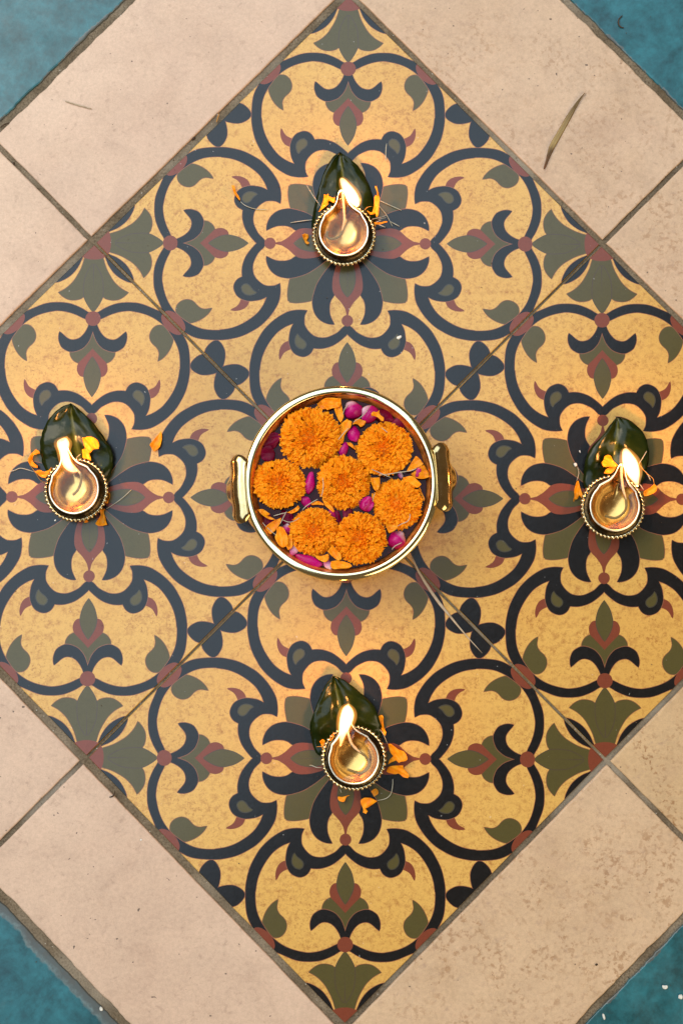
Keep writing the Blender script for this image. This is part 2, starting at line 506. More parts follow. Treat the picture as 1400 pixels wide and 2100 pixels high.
# --- printed pattern of the encaustic tiles (millimetres from the tile's centre, one half lobe, mirrored eight ways)
PAT = {
 'square_petal': [(0.3,1.1),(39.9,23.3),(44.4,27.8),(47.0,31.1),(47.8,36.1),(48.7,40.6),(49.0,45.0),(48.4,49.5),(43.3,50.1),(37.6,49.7),(33.1,48.9),(29.5,47.9),(24.0,44.0)],
 'petal': [(10.7,68.0),(14.9,67.8),(19.5,66.3),(23.4,63.8),(26.8,59.6),(28.5,55.2),(29.3,49.6),(28.8,45.1),(27.4,39.6),(25.6,34.5),(22.8,29.5),(18.2,22.8),(10.2,12.8),(2.2,3.9),(1.1,3.9),(6.2,13.9),(10.2,22.9),(11.9,30.7),(12.0,35.2),(11.7,39.6),(10.9,43.5),(13.2,46.9),(14.6,50.8),(14.9,55.8),(14.3,60.2),(12.6,64.4)],
 'red_leaf': [(-0.7,60.3),(-0.0,61.4),(0.7,60.0),(1.0,57.0),(2.7,53.6),(5.2,49.7),(8.0,46.6),(10.9,43.3),(12.6,38.5),(12.6,31.8),(11.4,25.1),(7.9,15.0),(0.3,3.9),(0.4,26.3),(-2.2,48.6)],
 'green_leaf': [(0.1,45.0),(2.6,41.9),(4.6,38.5),(5.6,35.2),(6.3,31.8),(6.4,28.5),(5.7,22.9),(3.4,13.9),(0.2,6.1),(0.2,20.7)],
 'small_dot': [(-0.0,64.9),(4.8,64.9)],
 'ring': [(-0.7,152.3),(4.4,153.9),(8.4,156.4),(14.1,159.1),(19.7,161.0),(25.4,161.8),(31.0,161.9),(36.7,161.5),(42.3,160.1),(48.0,157.8),(52.5,155.9),(58.4,153.1),(67.2,145.9),(74.0,136.5),(77.4,131.0),(79.4,126.0),(80.5,120.4),(81.1,112.1),(81.1,103.8),(80.2,97.2),(78.5,90.0),(76.3,84.4),(73.4,78.9),(70.0,73.4),(65.5,68.4),(60.4,63.9),(54.7,60.1),(49.0,57.3),(42.7,56.1),(37.6,56.0),(33.5,56.4),(35.4,60.2),(35.9,64.0),(35.7,67.9),(34.5,70.7),(32.5,73.5),(29.7,76.3),(26.3,78.3),(21.8,79.2),(17.2,78.9),(12.7,77.2),(8.1,74.7),(5.3,72.0),(3.6,70.3),(-0.0,68.1),(-1.0,72.5),(-0.1,75.9),(2.5,78.6),(6.5,82.0),(11.0,85.0),(15.6,86.9),(20.7,88.1),(25.2,88.2),(28.0,87.9),(28.9,89.6),(30.3,91.9),(32.6,93.8),(35.4,94.9),(38.3,94.9),(41.7,93.7),(44.5,91.8),(46.8,88.5),(48.2,84.6),(48.6,81.2),(48.2,76.8),(47.3,72.3),(45.0,67.3),(49.6,69.0),(53.6,71.2),(58.1,74.5),(62.1,79.0),(65.5,83.9),(68.3,88.9),(70.6,94.5),(72.0,100.0),(72.8,106.1),(73.1,106.6),(73.1,112.2),(72.6,118.3),(71.4,123.3),(69.4,128.2),(66.6,133.2),(62.7,138.8),(59.3,142.6),(55.3,146.0),(50.2,149.3),(44.6,151.8),(38.9,153.5),(33.3,154.6),(29.9,155.0),(24.2,154.5),(18.6,153.2),(12.9,151.1),(8.4,148.9),(-0.7,145.1)],
 'big_dot': [(0.3,148.4),(6.4,148.4)],
 'leaf': [(54.6,112.8),(58.1,115.0),(61.5,118.3),(64.4,122.7),(66.3,127.1),(67.2,131.0),(66.6,133.8),(64.4,137.1),(61.5,140.4),(58.7,142.6),(55.9,143.2),(52.5,142.4),(49.6,139.9),(47.9,136.6),(47.4,133.3),(48.2,130.0),(50.2,127.2),(52.7,125.0),(54.7,122.2),(55.5,118.9),(55.0,115.6)],
 'hook': [(3.0,145.1),(3.8,142.3),(5.5,138.5),(8.3,134.6),(11.7,131.8),(16.2,130.6),(19.6,131.2),(22.5,133.1),(25.3,135.6),(27.7,137.5),(28.3,135.6),(28.5,131.7),(27.6,127.9),(25.9,124.6),(23.0,122.4),(19.6,120.8),(16.2,120.6),(12.3,121.6),(8.3,123.5),(4.9,126.9),(2.7,130.2),(1.0,134.6),(-0.1,138.5),(-0.7,145.1)],
 'fan': [(-0.4,141.2),(-0.5,118.0),(4.3,114.1),(11.9,111.1),(15.1,112.7),(17.3,115.2),(18.6,117.9),(18.9,120.7),(14.0,124.6),(4.4,133.5)],
 'heart': [(-0.2,123.6),(0.4,123.0),(4.3,118.8),(8.3,114.7),(11.8,111.1),(12.8,107.5),(12.7,104.7),(11.3,101.6),(9.4,100.0),(6.6,99.6),(-0.3,101.4)],
 'tip': [(-0.1,83.4),(2.5,87.0),(4.8,91.4),(6.2,96.4),(6.8,100.3),(6.2,104.7),(4.8,108.6),(2.6,112.5),(0.2,116.1),(-0.5,115.3),(-0.6,84.2)],
 'drop': [(41.4,76.3),(42.5,78.5),(43.2,81.8),(42.4,85.1),(40.0,87.5),(37.1,88.2),(35.1,86.6),(34.7,84.1),(36.3,81.8),(38.8,79.9),(40.5,78.2)],
 'flame': [(47.3,81.2),(51.9,82.9),(54.7,85.6),(56.4,89.5),(57.0,94.0),(56.4,97.7),(55.3,96.7),(53.6,93.4),(51.3,90.9),(46.8,88.7)],
 'tulip_leaf': [(0.3,154.2),(1.6,155.8),(4.2,159.5),(6.3,163.3),(7.6,166.6),(8.0,171.1),(7.8,176.5),(7.2,181.4),(5.5,186.4),(3.4,190.5),(0.9,194.2),(0.4,193.4),(-0.1,155.0)],
 'tulip': [(-0.5,165.8),(7.4,166.6),(10.1,165.1),(13.5,164.1),(17.3,163.8),(21.1,164.4),(24.5,166.1),(27.1,168.1),(29.4,170.4),(26.7,171.6),(22.9,173.9),(19.5,176.8),(16.5,180.1),(13.6,184.7),(11.0,189.6),(9.4,193.7),(7.7,199.5),(-0.3,199.5)],
 'corner': [(-0.3,198.0),(1.8,198.0),(4.7,198.4),(7.9,199.3),(10.2,200.3),(7.3,206.9),(-0.3,215.2)],
 'lens': [(33.2,178.5),(29.6,179.0),(25.4,180.7),(20.8,183.4),(17.4,186.3),(14.4,190.0),(11.9,194.1),(10.2,198.3),(9.4,200.7),(11.1,206.9),(35.6,186.2)],
 'edge_petal': [(81.2,108.8),(83.0,106.0),(85.9,103.8),(89.9,102.0),(93.8,101.6),(98.4,102.1),(104.9,104.4),(110.8,112.0),(99.5,123.1),(92.7,119.3),(88.7,117.9),(85.3,115.4),(82.5,112.1)],
}

def circle(c, e, n=28):
    r = math.hypot(e[0] - c[0], e[1] - c[1])
    return [(c[0] + r * math.cos(2 * PI * k / n), c[1] + r * math.sin(2 * PI * k / n)) for k in range(n)]
PAT['small_dot'] = circle(*PAT['small_dot'])
PAT['big_dot'] = circle(*PAT['big_dot'])
hd = []
for k in range(36):          # flattened dot on the middle of each ring, cut by the tile edge
    a = 2 * PI * k / 36
    u, v = 11.6 * math.cos(a), 6.3 * math.sin(a)
    hd.append((66.2 + (u + v) * S2, 144.3 + (-u + v) * S2))
PAT['half_dot'] = hd
LAYERS = [('lens', 'navy', 'line'), ('tulip', 'green', 'line'), ('tulip_leaf', 'green', 'dline'), ('corner', 'red', None),
          ('edge_petal', 'navy', 'line'), ('fan', 'green', 'line'), ('heart', 'red', None), ('tip', 'green', 'dline'),
          ('hook', 'navy', 'line'), ('flame', 'red', None), ('leaf', 'green', 'line'), ('ring', 'navy', 'line'),
          ('drop', 'green', 'soft'), ('half_dot', 'red', None), ('big_dot', 'red', None), ('square_petal', 'green', 'line'),
          ('petal', 'navy', 'line'), ('red_leaf', 'red', None), ('green_leaf', 'green', 'dline'), ('small_dot', 'red', None)]

def grow(poly, d):
    n = len(poly)
    ar = sum(poly[i - 1].x * poly[i].y - poly[i].x * poly[i - 1].y for i in range(n))
    sg = 1 if ar > 0 else -1
    out = []
    for i in range(n):
        a, b, c = poly[i - 1], poly[i], poly[(i + 1) % n]
        t1 = (b - a); t2 = (c - b)
        if t1.length < 1e-9 or t2.length < 1e-9:
            out.append(b.copy()); continue
        t1.normalize(); t2.normalize()
        nn = Vector((t1.y + t2.y, -(t1.x + t2.x))) * sg
        if nn.length < 1e-6:
            out.append(b.copy()); continue
        nn.normalize()
        out.append(b + nn * d)
    return out

def patterned_tile_mesh():
    HD = 0.2099
    verts, faces, mat_of = [], [], []
    sq = [(HD, 0), (0, HD), (-HD, 0), (0, -HD)]
    verts += [Vector(v) for v in sq]
    faces.append([0, 1, 2, 3]); mat_of.append('ochre')
    OPS = [lambda x, y: (x, y), lambda x, y: (-x, y), lambda x, y: (x, -y), lambda x, y: (-x, -y),
           lambda x, y: (y, x), lambda x, y: (-y, x), lambda x, y: (y, -x), lambda x, y: (-y, -x)]
    for name, mat, line in LAYERS:
        base = [Vector((x * 0.001, y * 0.001)) for x, y in PAT[name]]
        sm = catmull(base, True, 0.0024, 48)
        variants = []
        if line:
            w = {'line': 0.00046, 'dline': 0.00060, 'soft': 0.0009}[line]
            variants.append((grow(sm, w), line))
        variants.append((sm, mat))
        for poly, mm in variants:
            for op in OPS:
                i0 = len(verts)
                verts += [Vector(op(p.x, p.y)) for p in poly]
                faces.append(list(range(i0, len(verts)))); mat_of.append(mm)
    vo, eo, fo, ov, oe, of = delaunay_2d_cdt(verts, [], faces, 1, 1e-6, True)
    slots = ['ochre', 'navy', 'green', 'red', 'line', 'dline', 'soft', 'tile_side']
    V = np.array([(v.x, v.y) for v in vo]); T = np.array([f[:3] for f in fo])
    cen = V[T].mean(axis=1)
    mid = np.full(len(T), -1)
    for fc, mm in zip(faces, mat_of):            # later layers lie over earlier ones
        pl = np.array([(verts[i].x, verts[i].y) for i in fc])
        idx = np.where((cen[:, 0] >= pl[:, 0].min()) & (cen[:, 0] <= pl[:, 0].max()) & (cen[:, 1] >= pl[:, 1].min()) & (cen[:, 1] <= pl[:, 1].max()))[0]
        if not len(idx): continue
        cx, cy = cen[idx, 0][:, None], cen[idx, 1][:, None]
        x1, y1 = pl[:, 0][None], pl[:, 1][None]
        x2, y2 = np.roll(pl[:, 0], -1)[None], np.roll(pl[:, 1], -1)[None]
        with np.errstate(divide='ignore', invalid='ignore'):
            hit = ((y1 > cy) != (y2 > cy)) & (cx < (x2 - x1) * (cy - y1) / (y2 - y1) + x1)
        ins = idx[hit.sum(axis=1) % 2 == 1]
        if mm == 'ochre' and fc == faces[0]: mid[ins] = 0
        else: mid[ins] = np.where(mid[ins] >= 0, slots.index(mm), -1)
    tf = [tuple(int(i) for i in T[k]) for k in range(len(T)) if mid[k] >= 0]
    fm = [int(m) for m in mid if m >= 0]
    used = sorted({i for f in tf for i in f})
    mp = {i: k for k, i in enumerate(used)}
    vs = [Vector((vo[i].x * KX, vo[i].y / KX, 0.0)) for i in used]
    tf = [tuple(mp[i] for i in f) for f in tf]
    # worn rounded rim and sides
    bm = bmesh.new()
    bv = [bm.verts.new(v) for v in vs]
    bm.verts.ensure_lookup_table()
    for f, m in zip(tf, fm):
        try:
            bf = bm.faces.new([bv[i] for i in f]); bf.material_index = m
        except ValueError:
            pass
    bmesh.ops.recalc_face_normals(bm, faces=bm.faces)
    for f in bm.faces:
        if f.normal.z < 0: f.normal_flip()
    edges = [e for e in bm.edges if e.is_boundary]
    for dz, gr, mi in ((-0.0004, 0.0005, -1), (-0.0012, 0.0004, 7), (-0.006, 0.0, 7)):
        r = bmesh.ops.extrude_edge_only(bm, edges=edges)
        nv = [g for g in r['geom'] if isinstance(g, bmesh.types.BMVert)]
        ne = [g for g in r['geom'] if isinstance(g, bmesh.types.BMEdge)]
        nf = [g for g in r['geom'] if isinstance(g, bmesh.types.BMFace)]
        for f in nf:
            if mi >= 0:
                f.material_index = mi
            else:
                for e in f.edges:
                    for g in e.link_faces:
                        if g not in nf and abs(g.normal.z) > 0.9:
                            f.material_index = g.material_index
        for v in nv:
            v.co.z += dz
            nx = (1 if v.co.x > 0 else -1); ny = (1 if v.co.y > 0 else -1)
            jit = 0.6 + 0.8 * abs(mnoise.noise(v.co * 160))
            if abs(v.co.x) > 0.003: v.co.x += nx * gr * S2 * jit
            if abs(v.co.y) > 0.003: v.co.y += ny * gr * S2 * jit
        edges = [e for e in bm.edges if e.is_boundary]
    me = bpy.data.meshes.new('patterned_tile')
    bm.to_mesh(me); bm.free()
    for s in slots: me.materials.append(M[s])
    return me

pt_me = patterned_tile_mesh()
HP = 0.15
TILTS = [(0.0010, -0.0008), (-0.0009, 0.0012), (0.0006, 0.0011), (-0.0012, -0.0004)]
for k, (a, b) in enumerate([(HP, HP), (-HP, HP), (HP, -HP), (-HP, -HP)]):
    o = obj('patterned_tile', pt_me, floor, D(a, b))
    o.rotation_euler = (TILTS[k][0], TILTS[k][1], 0)

def slab(name, quad, jits, mat, z=0.0, seg=0.0035, seed=0, frame=None):
    """floor tile with uneven, softly rounded edges; quad in tile axes, one roughness per edge"""
    rnd = random.Random(seed)
    pts = [D(*q) for q in quad]
    c = sum(pts, Vector()) / 4
    ring = []
    for i in range(4):
        p, q = pts[i], pts[(i + 1) % 4]
        d = (q - p); L = d.length; d.normalize()
        nrm = Vector((d.y, -d.x, 0))
        if nrm.dot(p - c) < 0: nrm = -nrm
        m = max(2, int(L / seg))
        off = rnd.random() * 50
        for k in range(m):
            s = k / m
            j = jits[i] * (1.3 * mnoise.noise(Vector((s * L * 60 + off, 1.7, 0))) + 1.0 * mnoise.noise(Vector((s * L * 320 + off, 9.1, 0))))
            if k == 0: j = 0
            ring.append(p + d * (s * L) + nrm * j)
    n = len(ring)
    def inset(dist):
        out = []
        for i in range(n):
            t = ring[(i + 1) % n] - ring[i - 1]
            t = Vector((t.x, t.y, 0)).normalized()
            nn = Vector((t.y, -t.x, 0))
            if nn.dot(ring[i] - c) < 0: nn = -nn
            out.append(ring[i] - nn * dist)
        return out
    vs, fs = [], []
    for dist, dz in ((0.0014, 0.0), (0.0006, -0.00022), (0.0001, -0.0007), (0.0, -0.0013), (0.0, -0.006)):
        for v in inset(dist): vs.append(Vector((v.x, v.y, z + dz)))
    for r in range(4):
        for i in range(n):
            j = (i + 1) % n
            fs.append((r * n + i, (r + 1) * n + i, (r + 1) * n + j, r * n + j))
    fs.append(tuple(range(n)))
    org = Vector((c.x, c.y, 0)); rz = 0.0
    if frame: org, rz = frame
    rot = Matrix.Rotation(-rz, 3, 'Z')
    vs = [rot @ (v - org) for v in vs]
    me = mesh_data(name, vs, fs, [mat], False)
    bm = bmesh.new(); bm.from_mesh(me)
    bmesh.ops.recalc_face_normals(bm, faces=bm.faces)
    big = max(bm.faces, key=lambda f: f.calc_area())
    if big.normal.z < 0: bmesh.ops.reverse_faces(bm, faces=bm.faces)
    for f in bm.faces: f.smooth = f is not big
    bm.to_mesh(me); bm.free()
    o = obj(name, me, floor, org)
    o.rotation_euler = (0, 0, rz)
    return o

g = 0.0021
UL0, UL1, URa, URb = 0.3056, 0.4234, 0.3034, 0.4240
BLa, BLb, BRa, BRb = -0.3055, -0.4222, -0.3036, -0.4298
J, R_ = 0.00025, 0.0008
beige = [
    ((g, UL0), (0.2995, UL0), (0.2995, UL1), (g, UL1), (J, J, R_, J), 0.05),
    ((-0.2995, UL0), (-g, UL0), (-g, UL1), (-0.2995, UL1), (J, J, R_, J), 0.10),
    ((URa, g), (URb, g), (URb, 0.2995), (URa, 0.2995), (J, R_, J, J), 0.38),
    ((URa, -0.2995), (URb, -0.2995), (URb, -g), (URa, -g), (J, R_, J, J), 0.45),
    ((BLb, g), (BLa, g), (BLa, 0.2995), (BLb, 0.2995), (J, J, J, R_), 0.05),
    ((BLb, -0.2995), (BLa, -0.2995), (BLa, -g), (BLb, -g), (J, J, J, R_), 0.06),
    ((g, BRb), (0.2995, BRb), (0.2995, BRa), (g, BRa), (R_, J, J, J), 1.0),
    ((-0.2995, BRb), (-g, BRb), (-g, BRa), (-0.2995, BRa), (R_, J, J, J), 0.62),
    ((URa, UL0), (URb, UL0), (URb, UL1), (URa, UL1), (J, R_, R_, J), 0.2),
    ((BLb, UL0), (BLa, UL0), (BLa, UL1), (BLb, UL1), (J, J, R_, R_), 0.2),
    ((BLb, BRb), (BLa, BRb), (BLa, BRa), (BLb, BRa), (R_, J, J, R_), 0.2),
    ((URa, BRb), (URb, BRb), (URb, BRa), (URa, BRa), (R_, R_, J, J), 0.6),
]
for i, (a, b, c, d, js, st) in enumerate(beige):
    o = slab('beige_tile', (a, b, c, d), js, M['beige'], 0.0004 + 0.0002 * (i % 3), seed=i + 3)
    o['stain'] = st
teal = [
    (((-0.62, 0.4304), (0.435, 0.4304), (0.435, 0.70), (-0.62, 0.70)), 0, (0.0, 0.4304), 135, 0.0012),
    (((0.4302, -0.62), (0.70, -0.62), (0.70, 0.425), (0.4302, 0.425)), 3, (0.4302, 0.0), 45, 0.0016),
    (((-0.70, -0.42), (-0.4300, -0.42), (-0.4300, 0.62), (-0.70, 0.62)), 1, (-0.4300, 0.0), 225, 0.0085),
    (((-0.42, -0.70), (0.62, -0.70), (0.62, -0.4364), (-0.42, -0.4364)), 2, (0.0, -0.4364), 315, 0.0012),
]
for i, (quad, e, org, ang, sm) in enumerate(teal):
    js = [0.0002] * 4; js[e] = 0.0009
    o = slab('teal_tile', quad, js, M['teal'], 0.0, seed=40 + i, frame=(D(*org), math.radians(ang)))
    o['smear'] = sm

# ------------------------------------------------------------------ brass bowl
DZ = 0.012                                   # how much shallower than a 69 mm bowl
ZR = 0.069 - DZ                                   # height of the rim
bc = P(699.5, 990, ZR)
BX, BY = bc.x, bc.y
bowl = empty('brass_bowl', (BX, BY, 0))
bowl.rotation_euler = (0, 0, math.radians(3.6))
tag(bowl, 'large polished brass bowl filled with floating marigolds, in the middle of the patterned tiles', 'bowl')
TH = [2 * PI * k / 128 for k in range(128)]
prof = [(0.0001, .0015), (.030, .0006), (.040, .0), (.046, .0012), (.054, .008), (.0625, .020), (.0680, .034), (.0702, .048), (.0708, .0585), (.0712, .0612),
        (.0730, .0624), (.0752, .0634), (.0761, .0647), (.07635, .0660), (.0761, .0672), (.0752, .0681), (.0738, .0687), (.0722, .0690),
        (.07165, .0690), (.07125, .06875), (.0708, .06875), (.0703, .0682), (.0699, .0672), (.06965, .0658)]
vs, fs = lathe([(r * 1.01, z - DZ * min(1, z / .034), 0) for r, z in prof], TH)
obj('bowl_body', mesh_data('bowl_body', vs, fs, [M['brass']]), bowl)
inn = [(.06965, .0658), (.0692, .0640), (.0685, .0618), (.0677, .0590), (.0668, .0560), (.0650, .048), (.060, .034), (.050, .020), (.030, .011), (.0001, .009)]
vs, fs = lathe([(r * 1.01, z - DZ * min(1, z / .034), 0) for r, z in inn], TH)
obj('inner_wall', mesh_data('inner_wall', vs, fs, [M['brass_in_reflect']]), bowl)
WZ = 0.0580 - DZ
vs = [(0, 0, WZ)] + [(0.0672 * math.cos(a), 0.0672 * math.sin(a), WZ) for a in TH]
fs = [(0, 1 + k, 1 + (k + 1) % 128) for k in range(128)]
water = obj('bowl_water', mesh_data('bowl_water', vs, fs, [M['water']]), bowl)

def lug(side):
    """saddle-shaped ear on the rim: flat top, skirt turned down, ogee lower edge, boss behind it"""
    root = bpy.data.objects.new('handle', None)
    NU, NV = 40, 22
    vs, fs = [], []
    for i in range(NU + 1):
        t = -1 + 2 * i / NU
        og = 0.5 + 0.5 * math.cos(PI * min(1, abs(t) / 0.62)) if abs(t) < 0.62 else 0.0
        for j in range(NV + 1):
            s = j / NV
            # half width along the rim
            hw = 0.0212 + 0.0046 * math.sin(min(1, s / 0.5) * PI / 2) - 0.0034 * max(0, (s - 0.5) / 0.5) ** 2
            top = 0.0018
            end = max(0, abs(t) - 0.62) / 0.38
            L = (top + 0.018 + 0.006 * og) * (1 - 0.42 * end ** 2.5)
            q = s * L
            r0 = 0.0745
            if q < top:
                r, z = r0 + q, 0.0689 - 0.0006 * (q / top)
            else:
                w = q - top
                R = 0.0088
                ang = min(w / R, 1.36)
                r = r0 + top + R * math.sin(ang)
                z = 0.0683 - R * (1 - math.cos(ang))
                ex = max(0, w - 1.36 * R)
                r += ex * math.cos(1.36) + 0.0022 * og * min(1, ex / 0.008)
                z -= ex * math.sin(1.36)
            r -= 0.0011 * math.sin(PI * min(1, max(0, (abs(t) - 0.25) / 0.6))) * s
            y = t * hw
            endr = max(0, abs(t) - 0.86) / 0.14
            z -= 0.0016 * endr ** 2
            r_eff = math.sqrt(max(r * r - (y * 0.55) ** 2, 1e-9))
            vs.append((r_eff, y, z - DZ))
    for i in range(NU):
        for j in range(NV):
            a = i * (NV + 1) + j
            fs.append((a, a + NV + 1, a + NV + 2, a + 1))
    me = mesh_data('handle', vs, fs, [M['brass_lug_shaded']])
    o = bpy.data.objects.new('handle', me)
    link(o, bowl)
    so = o.modifiers.new('thickness', 'SOLIDIFY'); so.thickness = 0.0026; so.offset = -1
    o.modifiers.new('round', 'BEVEL').width = 0.0007
    o.modifiers['round'].segments = 2
    o.modifiers['round'].limit_method = 'ANGLE'
    # beaded boss
    vs, fs = [], []
    n, rings = 60, [(0.0, .0032), (.0060, .0032), (.0082, .0026), (.0096, .0014), (.0096, -.0014), (.0075, -.0022), (.004, -.003)]
    for (rr, x) in rings:
        for k in range(n):
            a = 2 * PI * k / n
            m = 1 + (0.07 * math.cos(a * 15) if rr > 0.008 else 0)
            vs.append((0.0868 + x * 0.6, rr * m * math.cos(a), 0.0480 - DZ + rr * m * math.sin(a)))
    for i in range(len(rings) - 1):
        for k in range(n):
            k2 = (k + 1) % n
            fs.append((i * n + k, i * n + k2, (i + 1) * n + k2, (i + 1) * n + k))
    b = obj('boss', mesh_data('boss', vs, fs, [M['brass_lug_shaded']]), o)
    o.rotation_euler = (0, 0, 0 if side > 0 else PI)
    return o
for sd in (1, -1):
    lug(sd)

# ------------------------------------------------------------------ flowers
def marigold(px, py, rx, ry, seed, label, z=WZ, heart=0.5):
    """pompon head of ruffled florets"""
    rnd = random.Random(seed)
    zc = z + 0.0085
    c = P(px, py, zc)
    mpp = (CAM.z - zc) / FPX
    R = 0.5 * (rx + ry) * mpp
    root = empty('marigold', (c.x, c.y, z))
    tag(root, label, 'flower', 'marigold heads floating in the brass bowl')
    # green cup underneath
    vs, fs = lathe([(R * .18, -.006, 0), (R * .42, -.002, 0), (R * .72, .002, 0), (R * .55, .006, 0), (.0002, .0075, 0)], [2 * PI * k / 24 for k in range(24)])
    obj('receptacle', mesh_data('receptacle', vs, fs, [M['flower']]), root)
    vs, fs = [], []
    N = 560
    H = R * 0.52
    for i in range(N):
        u = (i + 0.5) / N
        k = math.sqrt(u)
        th = i * 2.399963 + rnd.uniform(-.25, .25)
        # point on the pompon's dome; florets overlap like shingles, upright only at the heart
        ph = k * 1.45
        rr, zz = R * 0.92 * math.sin(ph) / math.sin(1.45), H * (0.12 + 0.88 * math.cos(ph))
        dip = 0.10 * R * math.exp(-(k / 0.28) ** 2)
        rad = Vector((math.cos(th), math.sin(th), 0))
        nrm = (rad * math.sin(ph) + Vector((0, 0, math.cos(ph)))).normalized()
        tan = (rad * math.cos(ph) - Vector((0, 0, math.sin(ph)))).normalized()
        lay = min(1.0, 0.35 + 0.8 * k)
        d = (tan * lay + nrm * (1.08 - 0.72 * lay) + Vector((rnd.uniform(-.45, .45), rnd.uniform(-.45, .45), rnd.uniform(-.2, .3)))).normalized()
        ln = R * (0.12 + 0.08 * k) * rnd.uniform(.8, 1.25)
        wd = R * (0.052 + 0.082 * k) * rnd.uniform(.75, 1.3)
        tip = Vector((rr * math.cos(th), rr * math.sin(th), zz - dip + rnd.uniform(-.02, .04) * R)) + d * ln * 0.35
        base = tip - d * ln
        side = nrm.cross(d).normalized()
        tw = rnd.uniform(-.7, .7)
        up = d.cross(side)
        side = side * math.cos(tw) + up * math.sin(tw)
        up = d.cross(side)
        if up.dot(nrm) < 0: up = -up
        fr = rnd.uniform(0, 6.28); amp = wd * rnd.uniform(.25, .60); wv_n = rnd.uniform(2.6, 5.0)
        flip = rnd.uniform(-.05, .45) * ln
        NU, NW = 5, 7
        b0 = len(vs)
        for a in range(NU):
            s = a / (NU - 1)
            for b in range(NW):
                t = -1 + 2 * b / (NW - 1)
                wv = wd * (0.40 + 0.60 * s ** 0.6) * (1 - 0.18 * (a == NU - 1))
                ruff = amp * s * math.sin(t * wv_n + fr + s)
                notch = ln * 0.10 * (math.cos(t * 6.0 + fr) if a == NU - 1 else 0) - (0.22 * ln * t * t * s)
                p = base + d * (ln * s + notch) + side * (wv * t) + up * (ruff + flip * s * s)
                vs.append(p)
        for a in range(NU - 1):
            for b in range(NW - 1):
                q = b0 + a * NW + b
                fs.append((q, q + 1, q + NW + 1, q + NW))
    o = obj('florets', mesh_data('florets', vs, fs, [M['flower']]), root)
    o['kind'] = 'stuff'
    o.scale = (1, 1, rnd.uniform(.88, 1.12))
    root.rotation_euler = (rnd.uniform(-.20, .20), rnd.uniform(-.20, .20), rnd.uniform(0, 6))
    return root

MG = [(637, 896, 63, 65, 'largest orange marigold in the bowl, at its upper left'),
      (789, 920, 61, 53, 'orange marigold at the upper right of the bowl, below the rose petals'),
      (572, 992, 51, 57, 'orange marigold against the left wall of the bowl beside the left handle'),
      (704, 988, 55, 55, 'orange marigold in the very centre of the bowl, ringed by six others'),
      (815, 1033, 49, 55, 'orange marigold against the right wall of the bowl, with a pale thread curled on it'),
      (644, 1089, 49, 51, 'orange marigold at the lower left of the bowl, left of the lowest marigold'),
      (739, 1104, 54, 54, 'lowest orange marigold in the bowl, nearest its bottom rim')]
for i, (x, y, a, b, lab) in enumerate(MG):
    marigold(x, y, a, b, 100 + i, lab)

# generic thin scrap (petal) from an outline in the photograph's pixels
def scrap(name, pts, z, mat, label, cat, group=None, origin=(0, 0, 1.0), curl=0.003, ripple=0.0006, thick=0.00022, seed=0, tilt=(0, 0), rot=0.0):
    ox, oy, sc = origin
    pix = [(ox + x / sc, oy + y / sc) for x, y in pts]
    w = [P(x, y, z) for x, y in pix]
    c = sum(w, Vector()) / len(w)
    loc = [Vector((v.x - c.x, v.y - c.y)) for v in w]
    sm = catmull(loc, True, 0.0011, 70)
    xs = [p.x for p in sm]; ys = [p.y for p in sm]
    ins = []
    st = max(0.0012, (max(xs) - min(xs) + max(ys) - min(ys)) / 22)
    y = min(ys) + st / 2
    while y < max(ys):
        x = min(xs) + st / 2
        while x < max(xs):
            ins.append(Vector((x, y))); x += st
        y += st
    vo, eo, fo, _, _, _ = delaunay_2d_cdt(sm + ins, [], [list(range(len(sm)))], 1, 1e-7, False)
    # long axis of the scrap
    sxx = sum(p.x * p.x for p in sm); syy = sum(p.y * p.y for p in sm); sxy = sum(p.x * p.y for p in sm)
    ang = 0.5 * math.atan2(2 * sxy, sxx - syy) + rot
    ca, sa = math.cos(ang), math.sin(ang)
    hl = max(abs(p.x * ca + p.y * sa) for p in sm) + 1e-6
    hs = max(abs(-p.x * sa + p.y * ca) for p in sm) + 1e-6
    # keep only triangles inside the outline
    def inside(p):
        c_ = False
        n = len(sm)
        for i in range(n):
            a, b = sm[i - 1], sm[i]
            if (a.y > p.y) != (b.y > p.y) and p.x < (b.x - a.x) * (p.y - a.y) / (b.y - a.y) + a.x: c_ = not c_
        return c_
    vs = []
    off = Vector((seed * 3.1, seed * 1.7, 0.3))
    for p in vo:
        u = (p.x * ca + p.y * sa) / hl; v = (-p.x * sa + p.y * ca) / hs
        zz = curl * (0.55 * v * v + 0.45 * u * u) + ripple * mnoise.noise(Vector((p.x, p.y, 0)) * 260 + off) + ripple * 0.6 * math.sin(u * 2 + v * 9 + seed)
        zz += tilt[0] * u + tilt[1] * v
        vs.append([p.x, p.y, zz])
    mn = min(v[2] for v in vs)
    for v in vs: v[2] -= mn
    fs = []
    for f in fo:
        q = sum((Vector(vo[i]) for i in f), Vector((0, 0))) / len(f)
        if inside(q): fs.append(tuple(f))
    me = mesh_data(name, vs, fs, [mat])
    bm = bmesh.new(); bm.from_mesh(me)
    bmesh.ops.delete(bm, geom=[v for v in bm.verts if not v.link_faces], context='VERTS')
    for f in bm.faces:
        if f.normal.z < 0: f.normal_flip()
    bm.to_mesh(me); bm.free()
    o = obj(name, me, None, (c.x, c.y, z))
    s_ = o.modifiers.new('thickness', 'SOLIDIFY'); s_.thickness = thick; s_.offset = 1
    if label: tag(o, label, cat, group)
    return o

